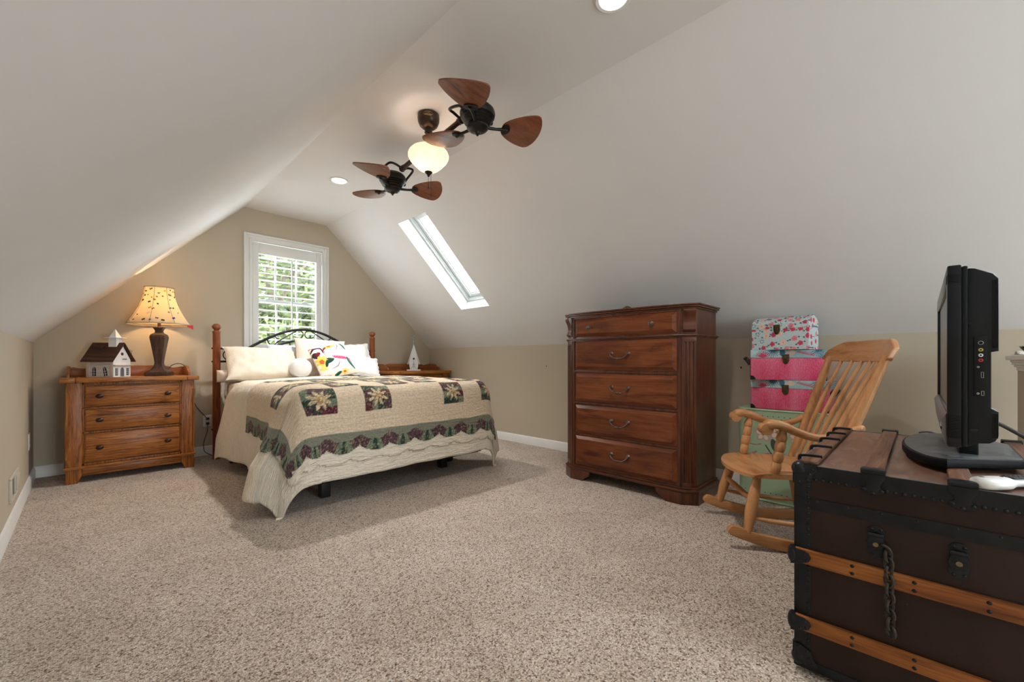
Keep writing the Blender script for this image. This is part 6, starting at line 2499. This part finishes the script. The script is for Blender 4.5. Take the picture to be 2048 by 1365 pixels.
# chain hanging from the first latch
M_CHAIN = plain('rusty_iron', (0.050, 0.038, 0.032), 0.55, 0.6, var=0.4, vscale=70, bmp=0.3, bscale=160)
g = G()
cy, zt = 0.066, 0.476
g.tube(smooth_path([(TX0 - 0.010, 0.084, 0.470), (TX0 - 0.024, 0.074, 0.474), (TX0 - 0.030, 0.064, 0.470), (TX0 - 0.026, 0.062, 0.458), (TX0 - 0.018, 0.066, 0.452)], 4), 0.0042, 8, M=TM)
zc = 0.448
k = 0
while zc > 0.225:
    rx_, rz_ = 0.0100, 0.0170
    pts = []
    for i in range(16):
        a = 2 * PI * i / 16
        p_, q_ = rx_ * math.cos(a), rz_ * math.sin(a)
        t_ = R(28 if k % 2 else -52)
        pts.append((TX0 - 0.020 + p_ * math.sin(t_), cy - 0.0006 * k + p_ * math.cos(t_), zc + q_))
    g.tube(pts, 0.0042, 8, closed=True, M=TM)
    zc -= 0.0238
    k += 1
g.build('chain', M_CHAIN, trunk)

# ------------------------------------------------------------------ television on its stand
M_TV = plain('tv_black', (0.007, 0.008, 0.010), 0.42, var=0.1, spec=0.25, bmp=0.04, bscale=400)
M_TVG = plain('tv_gloss', (0.006, 0.007, 0.009), 0.22, var=0.05, spec=0.3)
M_SCR = plain('tv_screen', (0.03, 0.032, 0.034), 0.22, var=0.0)
VX0, VX1, VF = 1.616, 2.560, -0.050
VZ0, VZ1 = 0.768, 1.2527
VXc = (VX0 + VX1) / 2
SZ = TZ1 + 0.0155
tv = thing('television', 'black flat television seen edge on, standing on the old trunk', 'television', (VXc, -0.095, SZ))
VM = Matrix.Translation((-VXc, 0.095, -SZ))
g = G()
ring_ = 0.052
g.bx(VX0, VX1, VF - 0.027, VF, VZ1 - ring_, VZ1, 0.004, VM)
g.bx(VX0, VX1, VF - 0.027, VF, VZ0, VZ0 + 0.090, 0.004, VM)
g.bx(VX0, VX0 + ring_, VF - 0.027, VF, VZ0 + 0.02, VZ1 - 0.02, 0.004, VM)
g.bx(VX1 - ring_, VX1, VF - 0.027, VF, VZ0 + 0.02, VZ1 - 0.02, 0.004, VM)
g.build('bezel', M_TVG, tv)
G().bx(VX0 + 0.045, VX1 - 0.045, VF - 0.012, VF - 0.007, VZ0 + 0.085, VZ1 - 0.045, 0, VM).build('screen', M_SCR, tv)
g = G()
g.prism([(VF + 0.000, VZ0 + 0.088), (VF + 0.010, VZ0 + 0.070), (VF + 0.004, VZ0 + 0.006), (VF - 0.004, VZ0 + 0.004)], VX0 + 0.03, VX1 - 0.03, 'yz', VM, bev=0.002)
sp_ = g.build('speaker_bar', plain('tv_silver', (0.16, 0.16, 0.17), 0.35, 0.4), tv)
g = G()
for k in range(5):
    g.lathe([(0.001, 0.003), (0.005, 0.003), (0.006, 0)], 10, VM @ Matrix.Translation((VX0 + 0.10 + 0.03 * k, VF + 0.0075, VZ0 + 0.040)) @ Euler((R(-95), 0, 0)).to_matrix().to_4x4(), cap0=False)
g.build('button', M_TVG, sp_)
g = G()
g.bx(VX0 + 0.004, VX1 - 0.004, -0.0885, VF - 0.0265, VZ0 + 0.003, VZ1 - 0.004, 0.004, VM)
# back shell with the upper block, a recess and the lower block
prof = [(-0.088, 0.772), (-0.088, 1.242), (-0.100, 1.240), (-0.132, 1.222), (-0.1415, 1.208), (-0.1415, 1.023), (-0.129, 1.020), (-0.129, 0.876), (-0.1415, 0.868), (-0.1415, 0.806), (-0.136, 0.792), (-0.126, 0.785), (-0.104, 0.782)]
g.prism(prof, VX0 + 0.008, VX1 - 0.008, 'yz', VM, bev=0.003)
sh_ = g.build('back_shell', M_TV, tv)
g = G()
for k in range(4):
    yy = -0.132 - 0.0025 * k
    g.bx(VX0 + 0.0065, VX0 + 0.009, yy - 0.0006, yy + 0.0006, 1.03, 1.205, 0, VM)
    g.bx(VX0 + 0.0065, VX0 + 0.009, yy - 0.0006, yy + 0.0006, 0.80, 0.862, 0, VM)
g.build('vent_rib', M_TVG, sh_)
g = G()
g.bx(VX0 + 0.0060, VX0 + 0.0085, -0.0940, -0.0860, 1.094, 1.098, 0.0005, VM)
g.bx(VX0 + 0.0060, VX0 + 0.0085, -0.105, -0.092, 0.814, 0.820, 0.001, VM)
g.build('finger_slot', M_DARK, sh_)
# connector panel
g = G()
g.bx(VX0 + 0.0045, VX0 + 0.0085, -0.1225, -0.0985, 0.905, 1.063, 0.001, VM)
cp_ = g.build('connector_panel', M_TVG, tv)
PXX = VX0 + 0.0045
M_PORT = {'yellow': plain('jack_yellow', (0.60, 0.46, 0.10), 0.4), 'white': plain('jack_white', (0.75, 0.75, 0.72), 0.4), 'red': plain('jack_red', (0.55, 0.03, 0.03), 0.4)}
M_RIM = plain('port_rim', (0.45, 0.45, 0.44), 0.35, 0.6)


def jack(y, z, r_, mm, hole=0.45, nm='jack'):
    g = G()
    Q = VM @ Matrix.Translation((PXX, y, z)) @ Euler((0, R(-90), 0)).to_matrix().to_4x4()
    g.lathe([(r_, 0), (r_, 0.0025), (r_ * hole, 0.0028), (r_ * hole, 0.0)], 20, Q, cap0=False, cap1=False)
    g.build(nm, mm, cp_)


jack(-0.1105, 1.0445, 0.0050, M_RIM, 0.78, 'round_socket')
jack(-0.1105, 1.0265, 0.0044, M_PORT['yellow'])
jack(-0.1105, 1.0125, 0.0044, M_PORT['white'])
jack(-0.1105, 0.9995, 0.0044, M_PORT['red'])
jack(-0.1060, 0.9820, 0.0024, M_RIM)
jack(-0.1056, 0.9130, 0.0026, M_RIM)
g = G()
for (y0_, y1_, z0_, z1_) in ((-0.1157, -0.1108, 0.954, 0.969), (-0.1165, -0.1112, 0.908, 0.920)):
    g.bx(PXX - 0.0012, PXX + 0.001, y0_, y1_, z0_, z0_ + 0.0008, 0, VM)
    g.bx(PXX - 0.0012, PXX + 0.001, y0_, y1_, z1_ - 0.0008, z1_, 0, VM)
    g.bx(PXX - 0.0012, PXX + 0.001, y0_, y0_ + 0.0008, z0_, z1_, 0, VM)
    g.bx(PXX - 0.0012, PXX + 0.001, y1_ - 0.0008, y1_, z0_, z1_, 0, VM)
g.build('slot_socket', M_RIM, cp_)
# neck and stand
g = G()
g.bx(VXc - 0.16, VXc + 0.16, -0.128, -0.085, SZ + 0.02, VZ0 + 0.02, 0.006, VM)
g.build('neck', M_TV, tv)
arc_ = [(2.09 + 0.31 * math.cos(a), -0.055 + 0.105 * math.sin(a)) for a in [PI * i / 20 for i in range(21)]]
pl = arc_ + [(1.805, -0.075), (1.90, -0.195), (1.915, -0.215), (1.935, -0.222), (2.245, -0.222), (2.265, -0.215), (2.28, -0.195), (2.375, -0.075)]
g = G()
g.prism(pl, SZ, SZ + 0.026, 'xy', VM, bev=0.005)
stand = g.build('stand', plain('satin_black', (0.006, 0.006, 0.007), 0.5, var=0.05, spec=0.12), tv)
g = G()
g.prism([(2.09 + (x - 2.09) * 0.975, -0.09 + (y + 0.09) * 0.95) for x, y in pl], SZ + 0.0245, SZ + 0.0275, 'xy', VM)
m, nt, b = new_mat('sheen_gloss_black')
nn = tex_noise(nt, coords(nt), 12.0, 6, 0.7, 1.0)
nt.links.new(ramp(nt, nn.outputs['Fac'], [(0.40, (0.020, 0.026, 0.034)), (0.62, (0.10, 0.10, 0.10))]).outputs['Color'], b.inputs['Base Color'])  # blue-grey reflection put into the colour of the stand's top
nt.links.new(ramp(nt, nn.outputs['Fac'], [(0.4, (0.30, 0.30, 0.30)), (0.62, (0.5, 0.5, 0.5))]).outputs['Color'], b.inputs['Roughness'])
b.inputs['Specular IOR Level'].default_value = 0.6
g.build('stand_top', m, stand)
# power cord from the back of the set, running off to the right
g = G()
g.tube(smooth_path([(1.70, -0.1405, 0.835), (1.72, -0.160, 0.822), (1.78, -0.215, 0.780), (1.86, -0.280, 0.728), (1.95, -0.36, 0.689), (2.05, -0.43, 0.685), (2.2, -0.475, 0.66)], 6), 0.0052, 8, M=VM)
g.build('power_cord', M_BLACKPL, tv)
g = G()
g.tube(smooth_path([(2.54, 0.005, TZ1 + 0.02), (2.50, -0.01, TZ1 + 0.030), (2.47, -0.03, TZ1 + 0.034), (2.45, -0.06, TZ1 + 0.026), (2.44, -0.11, TZ1 + 0.006), (2.36, -0.24, TZ1 + 0.006), (2.30, -0.33, TZ1 + 0.008), (2.32, -0.40, TZ1 + 0.018), (2.40, -0.47, TZ1 + 0.0)], 6), 0.0032, 6)
o = g.build('cable', plain('blue_grey_cable', (0.035, 0.05, 0.075), 0.4))
tag(o, 'thin dark cable lying on the trunk behind the television', 'cable')

# ------------------------------------------------------------------ white remote
M_RW = plain('white_plastic', (0.74, 0.73, 0.70), 0.32, var=0.03)
rm = thing('remote_control', 'white paddle shaped remote with black buttons on the front corner of the trunk', 'remote', (1.660, -0.142, TZ1), R(-40))
# along local x: bulb, waist, handle
pr = [(-0.062, 0.002), (-0.060, 0.012), (-0.052, 0.023), (-0.036, 0.031), (-0.015, 0.034), (0.005, 0.031), (0.022, 0.024), (0.036, 0.018), (0.055, 0.017), (0.085, 0.019), (0.105, 0.019), (0.115, 0.015), (0.119, 0.002)]
g = G()
vs_, fs = [], []
sp = smooth_path(pr, 3)
n_ = len(sp)
for i, (x, r_) in enumerate(sp):
    hz = 0.0045 + 0.011 * min(1, r_ / 0.026)
    for j in range(20):
        a = 2 * PI * j / 20
        vs_.append((x, max(0.0005, r_) * math.cos(a), 0.0165 + hz * math.copysign(abs(math.sin(a)) ** 0.8, math.sin(a)) * (1 if r_ > 0.004 else 0.3)))
for i in range(n_ - 1):
    for j in range(20):
        fs.append((i * 20 + j, i * 20 + (j + 1) % 20, (i + 1) * 20 + (j + 1) % 20, (i + 1) * 20 + j))
fs += [tuple(range(19, -1, -1)), tuple((n_ - 1) * 20 + j for j in range(20))]
g.add(vs_, fs)
rb = g.build('shell', M_RW, rm, ang=70)
g = G()
for i in range(7):
    for j in range(3):
        if i < 2 and j != 1:
            continue
        g.lathe([(0.0042, 0), (0.0042, 0.003), (0.003, 0.004), (0.0003, 0.004)], 10, MX((0.012 + 0.013 * i, (j - 1) * 0.0105, 0.0285)), cap0=False)
g.lathe([(0.006, 0), (0.006, 0.003), (0.004, 0.004), (0.0003, 0.004)], 12, MX((-0.040, 0.004, 0.0285)), cap0=False)
g.build('button', M_BLACKPL, rm)
g = G()
g.box((0.072, 0, 0.030), (0.085, 0.028, 0.004), 0.0018)
g.build('keypad', M_BLACKPL, rm)

# ------------------------------------------------------------------ things on the half wall
m, nt, b = new_mat('printed_paper')
nn = tex_noise(nt, coords(nt, (40, 160, 1)), 1.0, 2)
nt.links.new(ramp(nt, nn.outputs['Fac'], [(0.60, (0.72, 0.68, 0.62)), (0.64, (0.12, 0.11, 0.10))]).outputs['Color'], b.inputs['Base Color'])
b.inputs['Roughness'].default_value = 0.8
g = G()
g.grid(lambda a, t: (-0.12 + 0.24 * a, -0.055 + 0.11 * t, 0.004 + 0.006 * math.sin(a * 5) ** 2 + 0.012 * math.exp(-((a - 0.25) / 0.12) ** 2)), 20, 8)
o = g.build('paper', m)
so = o.modifiers.new('thickness', 'SOLIDIFY')
so.thickness = 0.001
o.location = (3.29, HWY - 0.03, 1.024)
tag(o, 'crumpled printed paper slip on the white cap of the half wall', 'paper')
bwl = thing('bowl', 'small dark dish with a shiny rim at the picture edge on the half wall cap', 'dish', (3.08, HWY - 0.035, 1.024))
g = G().lathe([(0.030, 0.0), (0.050, 0.012), (0.064, 0.034), (0.066, 0.040), (0.060, 0.036), (0.046, 0.014), (0.001, 0.008)], 30, cap1=False)
g.build('dish', plain('dark_glaze', (0.03, 0.028, 0.026), 0.2), bwl)
g = G()
g.tube([(0.0655 * math.cos(2 * PI * i / 30), 0.0655 * math.sin(2 * PI * i / 30), 0.040) for i in range(30)], 0.003, 6, closed=True)
g.build('rim', plain('silver_rim', (0.6, 0.6, 0.58), 0.2, 0.9), bwl)
